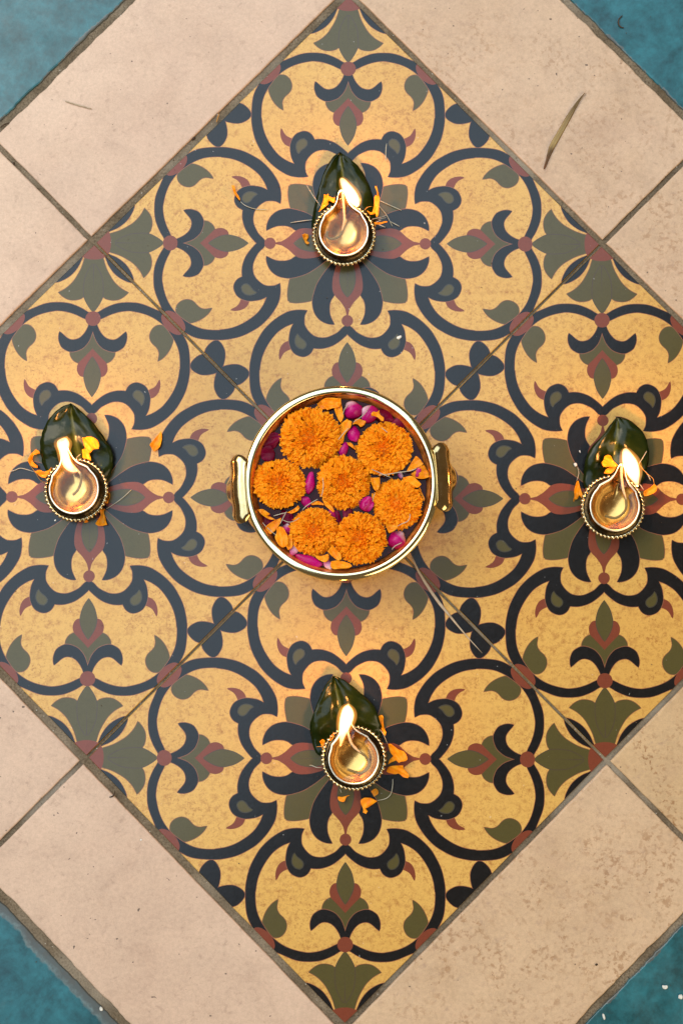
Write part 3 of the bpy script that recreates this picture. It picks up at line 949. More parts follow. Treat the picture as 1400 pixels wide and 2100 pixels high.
def strand(name, pts, mat, label, cat, group=None, origin=(0, 0, 1.0), z=0.0012, r=0.00042, lift=0.0, zs=None, taper=0.4):
    ox, oy, sc = origin
    pix = [(ox + x / sc, oy + y / sc) for x, y in pts]
    n = len(pix)
    w = [P(x, y, (zs[i] if zs else z + lift * math.sin(PI * i / max(1, n - 1)))) for i, (x, y) in enumerate(pix)]
    c = w[0].copy()
    path = catmull([p - c for p in w], False, 0.0022, 179)
    m = len(path)
    rad = [r * (taper + (1 - taper) * math.sin(PI * min(1, max(0, (i + 0.6) / m))) ** 0.6) for i in range(m)]
    vs, fs = tube_mesh(path, rad, 6)
    o = obj(name, mesh_data(name, vs, fs, [mat]), None, c)
    if label: tag(o, label, cat, group)
    return o

def rose(px, py, lx, ly, ang, mat, label, z=WZ + 0.001, dome=0.55, seed=0, fold=0.0):
    """cupped rose petal; lx, ly = half width and half length in pixels, ang = way its pale claw points in the picture (degrees, 0 right, 90 up)"""
    rnd = random.Random(seed)
    c = P(px, py, z + 0.003)
    mpp = (CAM.z - z) / FPX
    a, b = lx * mpp, ly * mpp
    vs, fs = [(0, 0, 0)], []
    NR, NA = 7, 26
    for i in range(1, NR + 1):
        s = i / NR
        for k in range(NA):
            t = 2 * PI * k / NA
            rr = s * (1 + 0.05 * math.sin(3 * t + seed) + 0.04 * math.sin(5 * t + 2 * seed))
            taper = 1 - 0.22 * max(0, -math.sin(t))
            x, y = a * rr * math.cos(t) * taper, b * rr * math.sin(t)
            zz = -dome * min(a, b) * (s ** 2.2) + 0.05 * a * math.sin(4 * t + seed) * s ** 3
            zz += fold * a * abs(math.sin(x / a * 2.6 + seed)) * (0.4 + 0.6 * s)
            vs.append((x, y, zz))
    for k in range(NA):
        fs.append((0, 1 + k, 1 + (k + 1) % NA))
    for i in range(NR - 1):
        for k in range(NA):
            k2 = (k + 1) % NA
            fs.append((1 + i * NA + k, 1 + (i + 1) * NA + k, 1 + (i + 1) * NA + k2, 1 + i * NA + k2))
    mn = min(v[2] for v in vs)
    vs = [(x, y, q - mn) for x, y, q in vs]
    o = obj('rose_petal', mesh_data('rose_petal', vs, fs, [mat]), None, (c.x, c.y, z))
    o.rotation_euler = (rnd.uniform(-.12, .12), rnd.uniform(-.12, .12), math.radians(ang + 90))
    s_ = o.modifiers.new('thickness', 'SOLIDIFY'); s_.thickness = 0.0002
    tag(o, label, 'petal', 'rose petals floating in the brass bowl')
    return o
RO = [
    (723.5, 840, 20, 20, 115, 'rose', 'round magenta rose petal with a white top, just right of the top of the bowl', .75, 0),
    (757, 848, 21, 18, 140, 'rose', 'magenta rose petal under a curled orange scrap near the top rim of the bowl', .65, 0),
    (789, 853, 15, 20, -20, 'rose_dark', 'dark rose petal with a white edge near the upper right rim of the bowl', .5, .1),
    (818, 868, 20, 14, 130, 'rose_dark', 'dark wine petal half under water at the upper right rim of the bowl', .25, .1),
    (725, 890, 14, 17, -80, 'rose_full', 'small magenta petal between the two upper marigolds', .6, 0),
    (704, 921, 16, 10, 160, 'rose_full', 'flat oval magenta petal just above the central marigold', .5, 0),
    (635, 990, 11, 24, 80, 'rose_full', 'upright crimson petal squeezed between the left and central marigolds', .6, 0),
    (627, 1028, 14, 10, 40, 'rose_full', 'small magenta petal under stalks above the lower left marigold', .4, .1),
    (587, 1086, 11, 13, 80, 'rose', 'magenta petal with a white tip left of the lower left marigold', .6, 0),
    (603, 1127, 9, 13, 60, 'rose_pale', 'pale pink petal at the lower left rim of the bowl', .5, 0),
    (634, 1150, 11, 30, -20, 'rose_full', 'long crimson petal lying along the bottom rim of the bowl', .5, 0),
    (672, 1157, 8, 13, -60, 'rose_pale', 'tiny pink and white petal at the bottom rim of the bowl', .5, .1),
    (548, 1066, 20, 10, 10, 'rose_dark', 'dark wine petal under the orange scraps at the lower left of the bowl', .25, .1),
    (588, 1062, 18, 14, 20, 'rose_dark', 'dark red petal behind crossed pale threads at the lower left of the bowl', .35, .1),
    (751, 1032, 17, 16, 60, 'rose_full', 'crumpled magenta petal right of the central marigold', .4, .55),
    (712, 1050, 15, 10, 170, 'rose_dark', 'sunken dark petal right below the central marigold', .2, .1),
    (692, 1066, 8, 22, 100, 'rose_dark', 'dark petal between the lower two marigolds', .3, 0),
    (814, 1107, 19, 20, 45, 'rose', 'round magenta petal with a white top at the lower right rim of the bowl', .75, 0),
    (556, 902, 17, 22, 20, 'rose_dark', 'wine coloured petal left of the largest marigold', .3, .35),
    (549, 930, 20, 15, 190, 'rose_dark', 'dark petal under water above the left marigold', .2, .3),
    (680, 1052, 7, 13, 110, 'rose_full', 'thin magenta petal under the lower left edge of the central marigold', .4, .0),
    (858, 966, 5, 13, 70, 'rose_full', 'small crimson sliver on orange petals at the right wall of the bowl', .4, .1),
    (821, 973, 9, 5, 20, 'rose_pale', 'small pink petal between the two right marigolds', .5, .1),
    (531, 915, 10, 16, 60, 'rose_dark', 'sunken dark petal at the left wall of the bowl above the handle', .2, .2),
]
for i, (x, y, a, b, an, mt, lab, dm, fo_) in enumerate(RO):
    hz = WZ + (0.0004 if mt == 'rose_dark' else 0.0016)
    if i == 21: hz = WZ + 0.0058
    rose(x, y, a, b, an, M[mt], lab, hz, dm, i, fo_)

OG = 'loose orange petals in the brass bowl'
Z3, Z4, Z5, Z6 = (500, 780, 7), (690, 780, 7), (500, 980, 7), (690, 980, 6.3636)
BP = [
    (Z3, [(1110, 290), (1180, 265), (1300, 262), (1390, 290), (1385, 370), (1320, 400), (1250, 410), (1200, 440), (1160, 400), (1120, 350)], .0045, 'broad orange petal against the top wall of the bowl'),
    (Z3, [(1050, 340), (1110, 300), (1140, 370), (1180, 420), (1110, 420), (1070, 380)], .002, 'small orange petal beside the broad one at the top wall of the bowl'),
    (Z4, [(-20, 260), (60, 260), (75, 380), (100, 520), (60, 620), (20, 560), (-30, 420)], .0035, 'long orange petal left of the round magenta petal in the bowl'),
    (Z4, [(50, 650), (150, 560), (220, 600), (200, 680), (120, 780), (90, 900), (30, 910), (60, 780)], .003, 'narrow yellow petal between the two upper marigolds of the bowl'),
    (Z4, [(225, 640), (270, 570), (330, 560), (420, 590), (400, 640), (340, 680), (310, 640), (270, 630)], .004, 'torn orange petal below the two magenta petals near the top of the bowl'),
    (Z4, [(495, 490), (520, 455), (570, 460), (610, 435), (625, 500), (675, 540), (670, 590), (640, 590), (600, 545), (550, 520), (500, 515)], .0105, 'curled orange scrap lying on a magenta petal near the top rim of the bowl'),
    (Z4, [(140, 895), (200, 900), (250, 950), (280, 1005), (220, 970), (170, 930)], .004, 'thin orange petal above the right shoulder of the central marigold'),
    (Z4, [(1000, 1310), (1060, 1200), (1130, 1095), (1180, 1120), (1240, 1200), (1200, 1240), (1130, 1265), (1060, 1310)], .005, 'folded orange petal at the right wall of the bowl, just above the crimson sliver'),
    (Z4, [(1060, 1350), (1180, 1260), (1240, 1210), (1300, 1300), (1330, 1390), (1230, 1420), (1120, 1400)], .004, 'wide orange petal at the right wall of the bowl, just below the crimson sliver'),
    (Z6, [(440, 0), (560, 0), (565, 80), (545, 150), (510, 180), (480, 140), (450, 70)], .006, 'yellow petal standing between the central and right marigolds'),
    (Z6, [(860, 0), (980, -20), (1080, 60), (1100, 90), (1050, 130), (960, 90), (880, 50)], .0065, 'orange petal over the top of the right marigold'),
    (Z6, [(1080, 120), (1110, 190), (1145, 280), (1130, 310), (1100, 230), (1065, 160)], .002, 'thin orange sliver floating at the right wall of the bowl'),
    (Z6, [(640, 600), (720, 610), (800, 625), (790, 660), (740, 700), (680, 725), (655, 670)], .0075, 'orange petal at the lower edge of the right marigold'),
    (Z5, [(330, 690), (430, 620), (540, 575), (520, 660), (470, 740), (380, 815), (320, 750)], .005, 'triangular yellow petal at the lower left wall of the bowl'),
    (Z5, [(470, 700), (560, 710), (610, 790), (640, 860), (630, 960), (560, 1000), (500, 960), (450, 860), (470, 790)], .0055, 'large yellow petal with a dark speck at the lower left of the bowl'),
    (Z5, [(640, 830), (695, 800), (700, 900), (700, 990), (640, 1040), (610, 980), (640, 920)], .004, 'orange petal between the large yellow petal and the lower left marigold'),
    (Z5, [(200, 460), (280, 455), (380, 520), (340, 540), (420, 580), (460, 605), (380, 600), (300, 560), (240, 510)], .004, 'sheaf of thin orange petals below the left marigold'),
    (Z5, [(620, 500), (700, 460), (780, 400), (805, 430), (770, 480), (690, 515)], .004, 'pointed orange petal right below the left marigold'),
    (Z5, [(960, 370), (1060, 335), (1140, 370), (1150, 395), (1060, 385), (980, 390)], .006, 'slim orange petal along the top of the lower left marigold'),
    (Z5, [(1130, 320), (1200, 350), (1260, 410), (1300, 480), (1280, 500), (1210, 440), (1160, 390)], .005, 'orange petal along the lower left edge of the central marigold'),
    (Z5, [(1010, 1110), (1110, 1120), (1215, 1090), (1220, 1160), (1180, 1210), (1120, 1200), (1050, 1160)], .004, 'yellow petal right below the lower left marigold'),
    (Z5, [(1200, 1060), (1270, 960), (1330, 1040), (1390, 1090), (1400, 1170), (1350, 1190), (1270, 1130)], .0065, 'bright yellow petal between the lower two marigolds'),
    (Z6, [(-70, 1090), (0, 1080), (90, 1090), (180, 1125), (200, 1155), (150, 1180), (60, 1185), (-40, 1190), (-80, 1150)], .005, 'yellow petal against the bottom wall of the bowl'),
    (Z5, [(720, 900), (760, 940), (800, 1010), (840, 1040), (790, 1060), (750, 1010), (715, 960)], .0025, 'orange petal under the left edge of the lower left marigold'),
]
for i, (orig, pts, h, lab) in enumerate(BP):
    scrap('loose_petal', pts, WZ + h * 0.9, M['orange'], lab, 'petal', OG, orig, 0.0036, 0.0014, seed=i)

SG = 'pale flower threads in the brass bowl'
BS = [
    (Z4, [(90, 490), (110, 420), (160, 345)], .0065, 'pale thread on the round magenta petal at the top of the bowl'),
    (Z4, [(240, 600), (330, 540), (400, 480), (440, 420), (490, 355)], .008, 'long curved white thread across the second magenta petal of the bowl'),
    (Z4, [(20, 860), (90, 770), (180, 680)], .0075, 'straight pale thread between the two upper marigolds'),
    (Z4, [(640, 675), (690, 715), (730, 748)], .0165, 'short white thread on the upper right marigold'),
    (Z4, [(500, 1275), (600, 1320), (700, 1365), (780, 1395)], .012, 'thick white thread between the upper right and right marigolds'),
    (Z4, [(600, 1360), (750, 1345), (900, 1320), (1050, 1300), (1150, 1265)], .0115, 'long white thread running to the right wall of the bowl'),
    (Z6, [(955, 470), (955, 520), (920, 570), (850, 600), (790, 630)], .0155, 'curled pale thread lying on the right marigold'),
    (Z6, [(720, 935), (760, 890), (850, 845)], .0075, 'pale thread on the round magenta petal at the lower right of the bowl'),
    (Z5, [(1130, 0), (1140, 100), (1130, 200), (1110, 270)], .0145, 'pale thread down the left side of the central marigold'),
    (Z5, [(520, 660), (560, 580), (615, 480)], .0085, 'straight pale thread crossing the others at the lower left of the bowl'),
    (Z5, [(550, 600), (640, 635), (720, 620), (800, 570)], .0085, 'sagging pale thread left of the lower left marigold'),
    (Z5, [(840, 460), (900, 400), (980, 350), (1060, 305)], .008, 'long brownish thread above the lower left marigold'),
    (Z5, [(430, 545), (520, 520), (620, 495)], .007, 'grey stalk below the left marigold'),
    (Z5, [(270, 640), (310, 690), (400, 770), (470, 830)], .0065, 'pale thread along the triangular yellow petal of the bowl'),
    (Z6, [(470, 310), (480, 250), (500, 200)], .008, 'short pale thread beside the crumpled magenta petal'),
]
for i, (orig, pts, h, lab) in enumerate(BS):
    strand('flower_thread', pts, M['strand'], lab, 'thread', SG, orig, WZ + h, 0.00034)

# ------------------------------------------------------------------ oil lamps
def spout_r(delta, R):
    """outline radius of the cup: a circle drawn out through a soft shoulder to a narrow spout at delta = 0"""
    d = abs(delta)
    lo, hi = R * 0.5, 0.0355
    def hw(t):
        s = min(1, max(0, (t - 0.0150) / (0.0355 - 0.0150)))
        return 0.0034 * math.sqrt(max(0, 1 - s ** 8)) + 0.0115 * (1 - s) ** 2.6
    if d < 1e-4: return hi
    for _ in range(40):                 # where the ray at this angle leaves the spout
        t = (lo + hi) / 2
        if hw(t) > t * math.tan(d): lo = t
        else: hi = t
    w = lo / math.cos(d) if (d < 1.3 and lo > R * 0.501) else 0
    q = 0.0012                          # smooth maximum of circle and spout
    return R + q * math.log1p(math.exp(min(40, (w - R) / q))) - q * math.log1p(math.exp(-8)) if w > 0 else R

def diya(cpx, cpy, tip, tilt, label, wick_px, flame, leaf, leaf_label, seed):
    """small brass lamp: foot, saucer with serrated rim, spouted cup of oil, wick and flame"""
    c = P(cpx, cpy, 0.012)
    root = empty('oil_lamp', (c.x, c.y, 0.0012))
    tag(root, label, 'oil lamp', 'lit brass oil lamps on the patterned tiles')
    tw = P(tip[0], tip[1], 0.021)
    sa = math.atan2(tw.y - c.y, tw.x - c.x)
    ths = sorted({round(2 * PI * k / 96, 5) for k in range(96)} | {round((0.7 * (k / 40) ** 1.3) * s, 5) % (2 * PI) for k in range(41) for s in (1, -1)})
    tb = {}
    def rf(a, r, w):
        if w == 0: return r
        d = (a + PI) % (2 * PI) - PI
        key = round(d, 5)
        if key not in tb: tb[key] = spout_r(d, 0.0203)
        return r + (tb[key] - 0.0203) * w
    # saucer
    pr = [(.0001, .0006), (.011, .0002), (.0128, .0), (.0136, .0012), (.0130, .0032), (.0160, .0050), (.0205, .0078), (.0238, .0102), (.0246, .0112), (.0238, .0122), (.0222, .0124), (.0206, .0136), (.0196, .0150)]
    vs, fs = lathe([(r, z, 0) for r, z in pr], [2 * PI * k / 72 for k in range(72)])
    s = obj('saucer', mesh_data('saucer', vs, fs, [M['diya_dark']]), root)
    # serrated rim
    n = 46 * 8
    vs, fs = [], []
    prf = [(.0236, .0108), (.0248, .0104), (.0256, .0112), (.0252, .0122), (.0242, .0126), (.0235, .0120)]
    for (r, z) in prf:
        for k in range(n):
            a = 2 * PI * k / n
            m = abs(math.sin(23 * a + 0.4 * mnoise.noise(Vector((math.cos(a) * 4, math.sin(a) * 4, seed)))))
            rr = r + (0.0017 * (m - 0.30) if r > 0.0243 else 0)
            zz = z + (0.0010 * m if z > 0.0115 else 0)
            vs.append((rr * math.cos(a), rr * math.sin(a), zz))
    for i in range(len(prf)):
        i2 = (i + 1) % len(prf)
        for k in range(n):
            k2 = (k + 1) % n
            fs.append((i * n + k, i * n + k2, i2 * n + k2, i2 * n + k))
    obj('serrated_rim', mesh_data('serrated_rim', vs, fs, [M['diya_bead']]), root)
    # spouted cup
    cup = [(.0188, .0138, .30), (.0196, .0160, .65), (.0201, .0188, .95), (.0203, .0203, 1.0)]
    lip = [(.0203, .0203, 1.0), (.0204, .0209, 1.0), (.0201, .0213, .99), (.0192, .0213, .965), (.0188, .0208, .95)]
    ins = [(.0188, .0208, .95), (.0187, .0195, .92), (.0184, .0172, .80), (.0174, .0155, .62), (.0160, .0134, .42), (.0142, .0116, .25), (.0118, .0100, .12), (.0092, .0089, .05), (.0062, .0081, .01), (.0032, .0077, 0), (.0001, .0076, 0)]
    cu = None
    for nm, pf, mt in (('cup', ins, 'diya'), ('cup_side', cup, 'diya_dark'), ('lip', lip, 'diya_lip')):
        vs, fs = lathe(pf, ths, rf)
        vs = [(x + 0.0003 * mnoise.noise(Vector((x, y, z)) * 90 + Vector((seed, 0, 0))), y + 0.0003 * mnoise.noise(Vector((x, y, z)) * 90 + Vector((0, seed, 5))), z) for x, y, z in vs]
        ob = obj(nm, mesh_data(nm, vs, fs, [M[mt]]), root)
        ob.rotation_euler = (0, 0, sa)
    # oil
    vs, fs = lathe([(.0187, .0178, .84), (.0180, .01745, .82), (.010, .0174, .3), (.0001, .0174, 0)], ths, rf)
    ob = obj('oil', mesh_data('oil', vs, fs, [M['oil']]), root)
    ob.rotation_euler = (0, 0, sa)
    # wick
    m = len(wick_px)
    wp = []
    for i, (x, y) in enumerate(wick_px):
        t = i / (m - 1)
        z = 0.0150 + 0.0012 + (0.0060 * max(0, (t - 0.45) / 0.55) ** 1.2) + 0.0012
        w = P(x, y, z)
        wp.append(Vector((w.x - c.x, w.y - c.y, z - 0.0012)))
    path = catmull(wp, False, 0.0012, 179)
    rad = [0.00125 * (0.85 + 0.25 * mnoise.noise(Vector((i * .9, seed, 0)))) for i in range(len(path))]
    rad[-1] *= 0.5
    vs, fs = tube_mesh(path, rad, 10)
    obj('wick', mesh_data('wick', vs, fs, [M['wick']]), root)
    # flame: bright core in a thin orange shell
    fp, fr = [], []
    for (x, y, z, r) in flame:
        w = P(x, y, z)
        fp.append(Vector((w.x - c.x, w.y - c.y, z - 0.0012, )))
        fr.append(1.02 * r * (CAM.z - z) / FPX)
    pth, rds = [], []
    K = 7
    for i in range(len(fp) - 1):
        p0, p1, p2, p3 = fp[max(i - 1, 0)], fp[i], fp[i + 1], fp[min(i + 2, len(fp) - 1)]
        r0, r1, r2, r3 = fr[max(i - 1, 0)], fr[i], fr[i + 1], fr[min(i + 2, len(fp) - 1)]
        for k in range(K):
            t = k / K
            cf = lambda a, b, c_, d: 0.5 * (2 * b + (c_ - a) * t + (2 * a - 5 * b + 4 * c_ - d) * t * t + (3 * b - a - 3 * c_ + d) * t ** 3)
            pth.append(cf(p0, p1, p2, p3)); rds.append(max(0.0002, cf(r0, r1, r2, r3)))
    pth.append(fp[-1]); rds.append(fr[-1])
    vs, fs = tube_mesh(pth, [r * 0.90 for r in rds], 14)
    fl = obj('flame', mesh_data('flame', vs, fs, [M['flame_core']]), root)
    vs, fs = tube_mesh(pth, [r * 1.25 + 0.0006 for r in rds], 14)
    obj('flame_edge', mesh_data('flame_edge', vs, fs, [M['flame_shell']]), fl)
    # the light the flame throws
    ld = bpy.data.lights.new('flame_light', 'POINT')
    ld.energy = 0.13; ld.color = (1.0, 0.36, 0.08); ld.shadow_soft_size = 0.004
    lo = bpy.data.objects.new('flame_light', ld)
    lo.location = fp[-3]
    link(lo, root)
    # leaf under the lamp
    make_leaf(leaf, leaf_label, seed)
    return root

def make_leaf(spec, label, seed):
    """stations along the midrib: (mid px, left px, right px, height)"""
    NS = 9
    rows = []
    st = spec
    # resample stations smoothly
    def interp(idx, col):
        pts = [Vector((s[col][0], s[col][1], s[3] * 10000)) for s in st]
        return pts
    mids, lefts, rights = (interp(0, 0), interp(0, 1), interp(0, 2))
    def sample(pts, n):
        out = []
        m = len(pts) - 1
        for q in range(n):
            f = q / (n - 1) * m
            i = min(int(f), m - 1); t = f - i
            p0, p1, p2, p3 = pts[max(i - 1, 0)], pts[i], pts[i + 1], pts[min(i + 2, m)]
            out.append(0.5 * (2 * p1 + (p2 - p0) * t + (2 * p0 - 5 * p1 + 4 * p2 - p3) * t * t + (3 * p1 - p0 - 3 * p2 + p3) * t ** 3))
        return out
    NV = 34
    ml, ll, rl = sample(mids, NV), sample(lefts, NV), sample(rights, NV)
    vs, fs, vein = [], [], []
    base = P(st[-1][0][0], st[-1][0][1], 0.001)
    W = 2 * NS + 1
    for q in range(NV):
        for j in range(-NS, NS + 1):
            s = abs(j) / NS
            e = ll[q] if j < 0 else rl[q]
            p = ml[q].lerp(e, s)
            t = q / (NV - 1)
            side = -1 if j < 0 else 1
            # arch of the blade and soft waves between the side veins
            z = ml[q].z * 0.0001
            z += 0.0030 * math.sin(s * PI * 0.62) - 0.0022 * s * s
            ph = (t * 9.0 - s * 1.6) * 2 * PI
            z += 0.00050 * math.sin(ph) * s * (1 - 0.3 * s) + 0.0034 * mnoise.noise(Vector((t * 5, s * 2 * side + 4, seed * 2.3)))
            if s == 1: 
                p = p + (e - ml[q]).normalized() * ((1.6 if seed == 2 else 0.8) * (abs(math.sin(t * 30 + seed)) + 0.4 * math.sin(t * 17))) if (e - ml[q]).length > 1 else p
            z = max(z, 0.0012)
            w = P(p.x, p.y, z)
            vs.append(Vector((w.x - base.x, w.y - base.y, z)))
            side_v = max(0.0, math.cos(ph)) ** 14 * 0.35 * (1 - s)
            vein.append(max(1.0 if j == 0 else 0.0, side_v))
    for q in range(NV - 1):
        for j in range(W - 1):
            a = q * W + j
            fs.append((a, a + W, a + W + 1, a + 1))
    me = mesh_data('leaf', vs, fs, [M['leaf']])
    at = me.attributes.new('vein', 'FLOAT', 'POINT')
    at.data.foreach_set('value', vein)
    bm = bmesh.new(); bm.from_mesh(me)
    for f in bm.faces:
        if f.normal.z < 0: f.normal_flip()
    bm.to_mesh(me); bm.free()
    o = obj('green_leaf', me, None, (base.x, base.y, 0))
    s_ = o.modifiers.new('thickness', 'SOLIDIFY'); s_.thickness = 0.0003; s_.offset = 1
    tag(o, label, 'leaf', 'green leaves under the oil lamps')
    return o

LEAF = {
 'top': [((697, 312), (696, 313), (698, 313), .009), ((699, 322), (682, 324), (716, 325), .009), ((701, 345), (666, 350), (738, 346), .0085), ((703, 375), (655, 385), (755, 378), .008),
         ((704, 405), (647, 415), (765, 408), .007), ((705, 435), (641, 445), (769, 438), .0055), ((706, 465), (641, 470), (766, 465), .003), ((707, 490), (660, 490), (750, 490), .0015)],
 'left': [((146, 827), (145, 828), (147, 828), .008), ((147, 840), (124, 838), (164, 842), .008), ((149, 865), (101, 860), (188, 864), .0085), ((154, 895), (88, 890), (213, 898), .008),
          ((161, 925), (84, 918), (230, 928), .007), ((165, 948), (88, 948), (231, 955), .005), ((164, 975), (100, 968), (222, 980), .003), ((160, 1000), (120, 985), (200, 1000), .0015)],
 'right': [((1266, 855), (1264, 856), (1269, 856), .008), ((1266, 866), (1252, 870), (1292, 864), .008), ((1264, 890), (1232, 896), (1318, 888), .0085), ((1261, 915), (1212, 918), (1327, 915), .008),
           ((1259, 945), (1200, 945), (1329, 942), .0065), ((1258, 975), (1196, 975), (1323, 970), .0045), ((1258, 1000), (1199, 1000), (1312, 995), .003), ((1258, 1025), (1225, 1022), (1290, 1022), .0015)],
 'bottom': [((684, 1386), (683, 1387), (686, 1387), .008), ((687, 1400), (668, 1405), (706, 1396), .008), ((692, 1425), (655, 1432), (735, 1418), .0085), ((697, 1455), (644, 1462), (763, 1445), .008),
            ((702, 1485), (636, 1488), (777, 1475), .006), ((706, 1512), (639, 1515), (783, 1500), .004), ((710, 1535), (650, 1545), (772, 1525), .003), ((716, 1560), (680, 1560), (745, 1550), .0015)],
}
diya(705, 482, (700, 388), 0, 'topmost lit brass oil lamp, standing on the tile above the bowl',
     [(672, 474), (670, 484), (680, 490), (696, 484), (702, 470), (706, 452), (705, 430), (703, 405), (702, 391)],
     [(733, 421, .020, 4), (727, 412, .026, 12), (719, 399, .032, 13.5), (710, 384, .040, 10.5), (703, 372, .046, 7), (698, 366, .049, 2.5)],
     LEAF['top'], 'dark green leaf under the topmost oil lamp, pointing up', 1)
diya(157, 1005, (134, 921), 0, 'leftmost lit brass oil lamp, with a hooked flame',
     [(150, 1015), (160, 1005), (166, 990), (167, 975), (160, 965), (150, 955), (141, 943), (137, 930)],
     [(158, 966, .0205, 3), (149, 963, .022, 6.5), (139, 953, .026, 10), (134, 938, .031, 10.5), (131, 923, .036, 11), (130, 911, .040, 14), (130, 905, .042, 12), (129, 902, .043, 6)],
     LEAF['left'], 'green leaf with a toothed edge under the leftmost oil lamp', 2)
diya(1255, 1040, (1275, 948), 0, 'rightmost lit brass oil lamp, with a big teardrop flame',
     [(1240, 1058), (1262, 1062), (1280, 1048), (1283, 1028), (1277, 1005), (1274, 985), (1273, 965), (1275, 952)],
     [(1306, 997, .0205, 2.5), (1303, 986, .024, 7), (1298, 970, .029, 14), (1292, 953, .035, 16.5), (1286, 938, .041, 13), (1282, 926, .045, 8), (1280, 920, .047, 2.5)],
     LEAF['right'], 'dark green leaf under the rightmost oil lamp', 3)
diya(725, 1554, (709, 1480), 0, 'lowest lit brass oil lamp, standing on the tile below the bowl',
     [(712, 1578), (740, 1585), (757, 1570), (750, 1552), (735, 1540), (722, 1527), (716, 1512), (712, 1495), (710, 1484)],
     [(698, 1529, .0205, 2), (700, 1517, .023, 4.5), (703, 1500, .028, 9.5), (708, 1482, .034, 14), (712, 1467, .039, 15), (712, 1456, .043, 11.5), (713, 1449, .046, 5), (715, 1443, .048, 1.2)],
     LEAF['bottom'], 'dark green leaf with a pale midrib under the lowest oil lamp', 4)

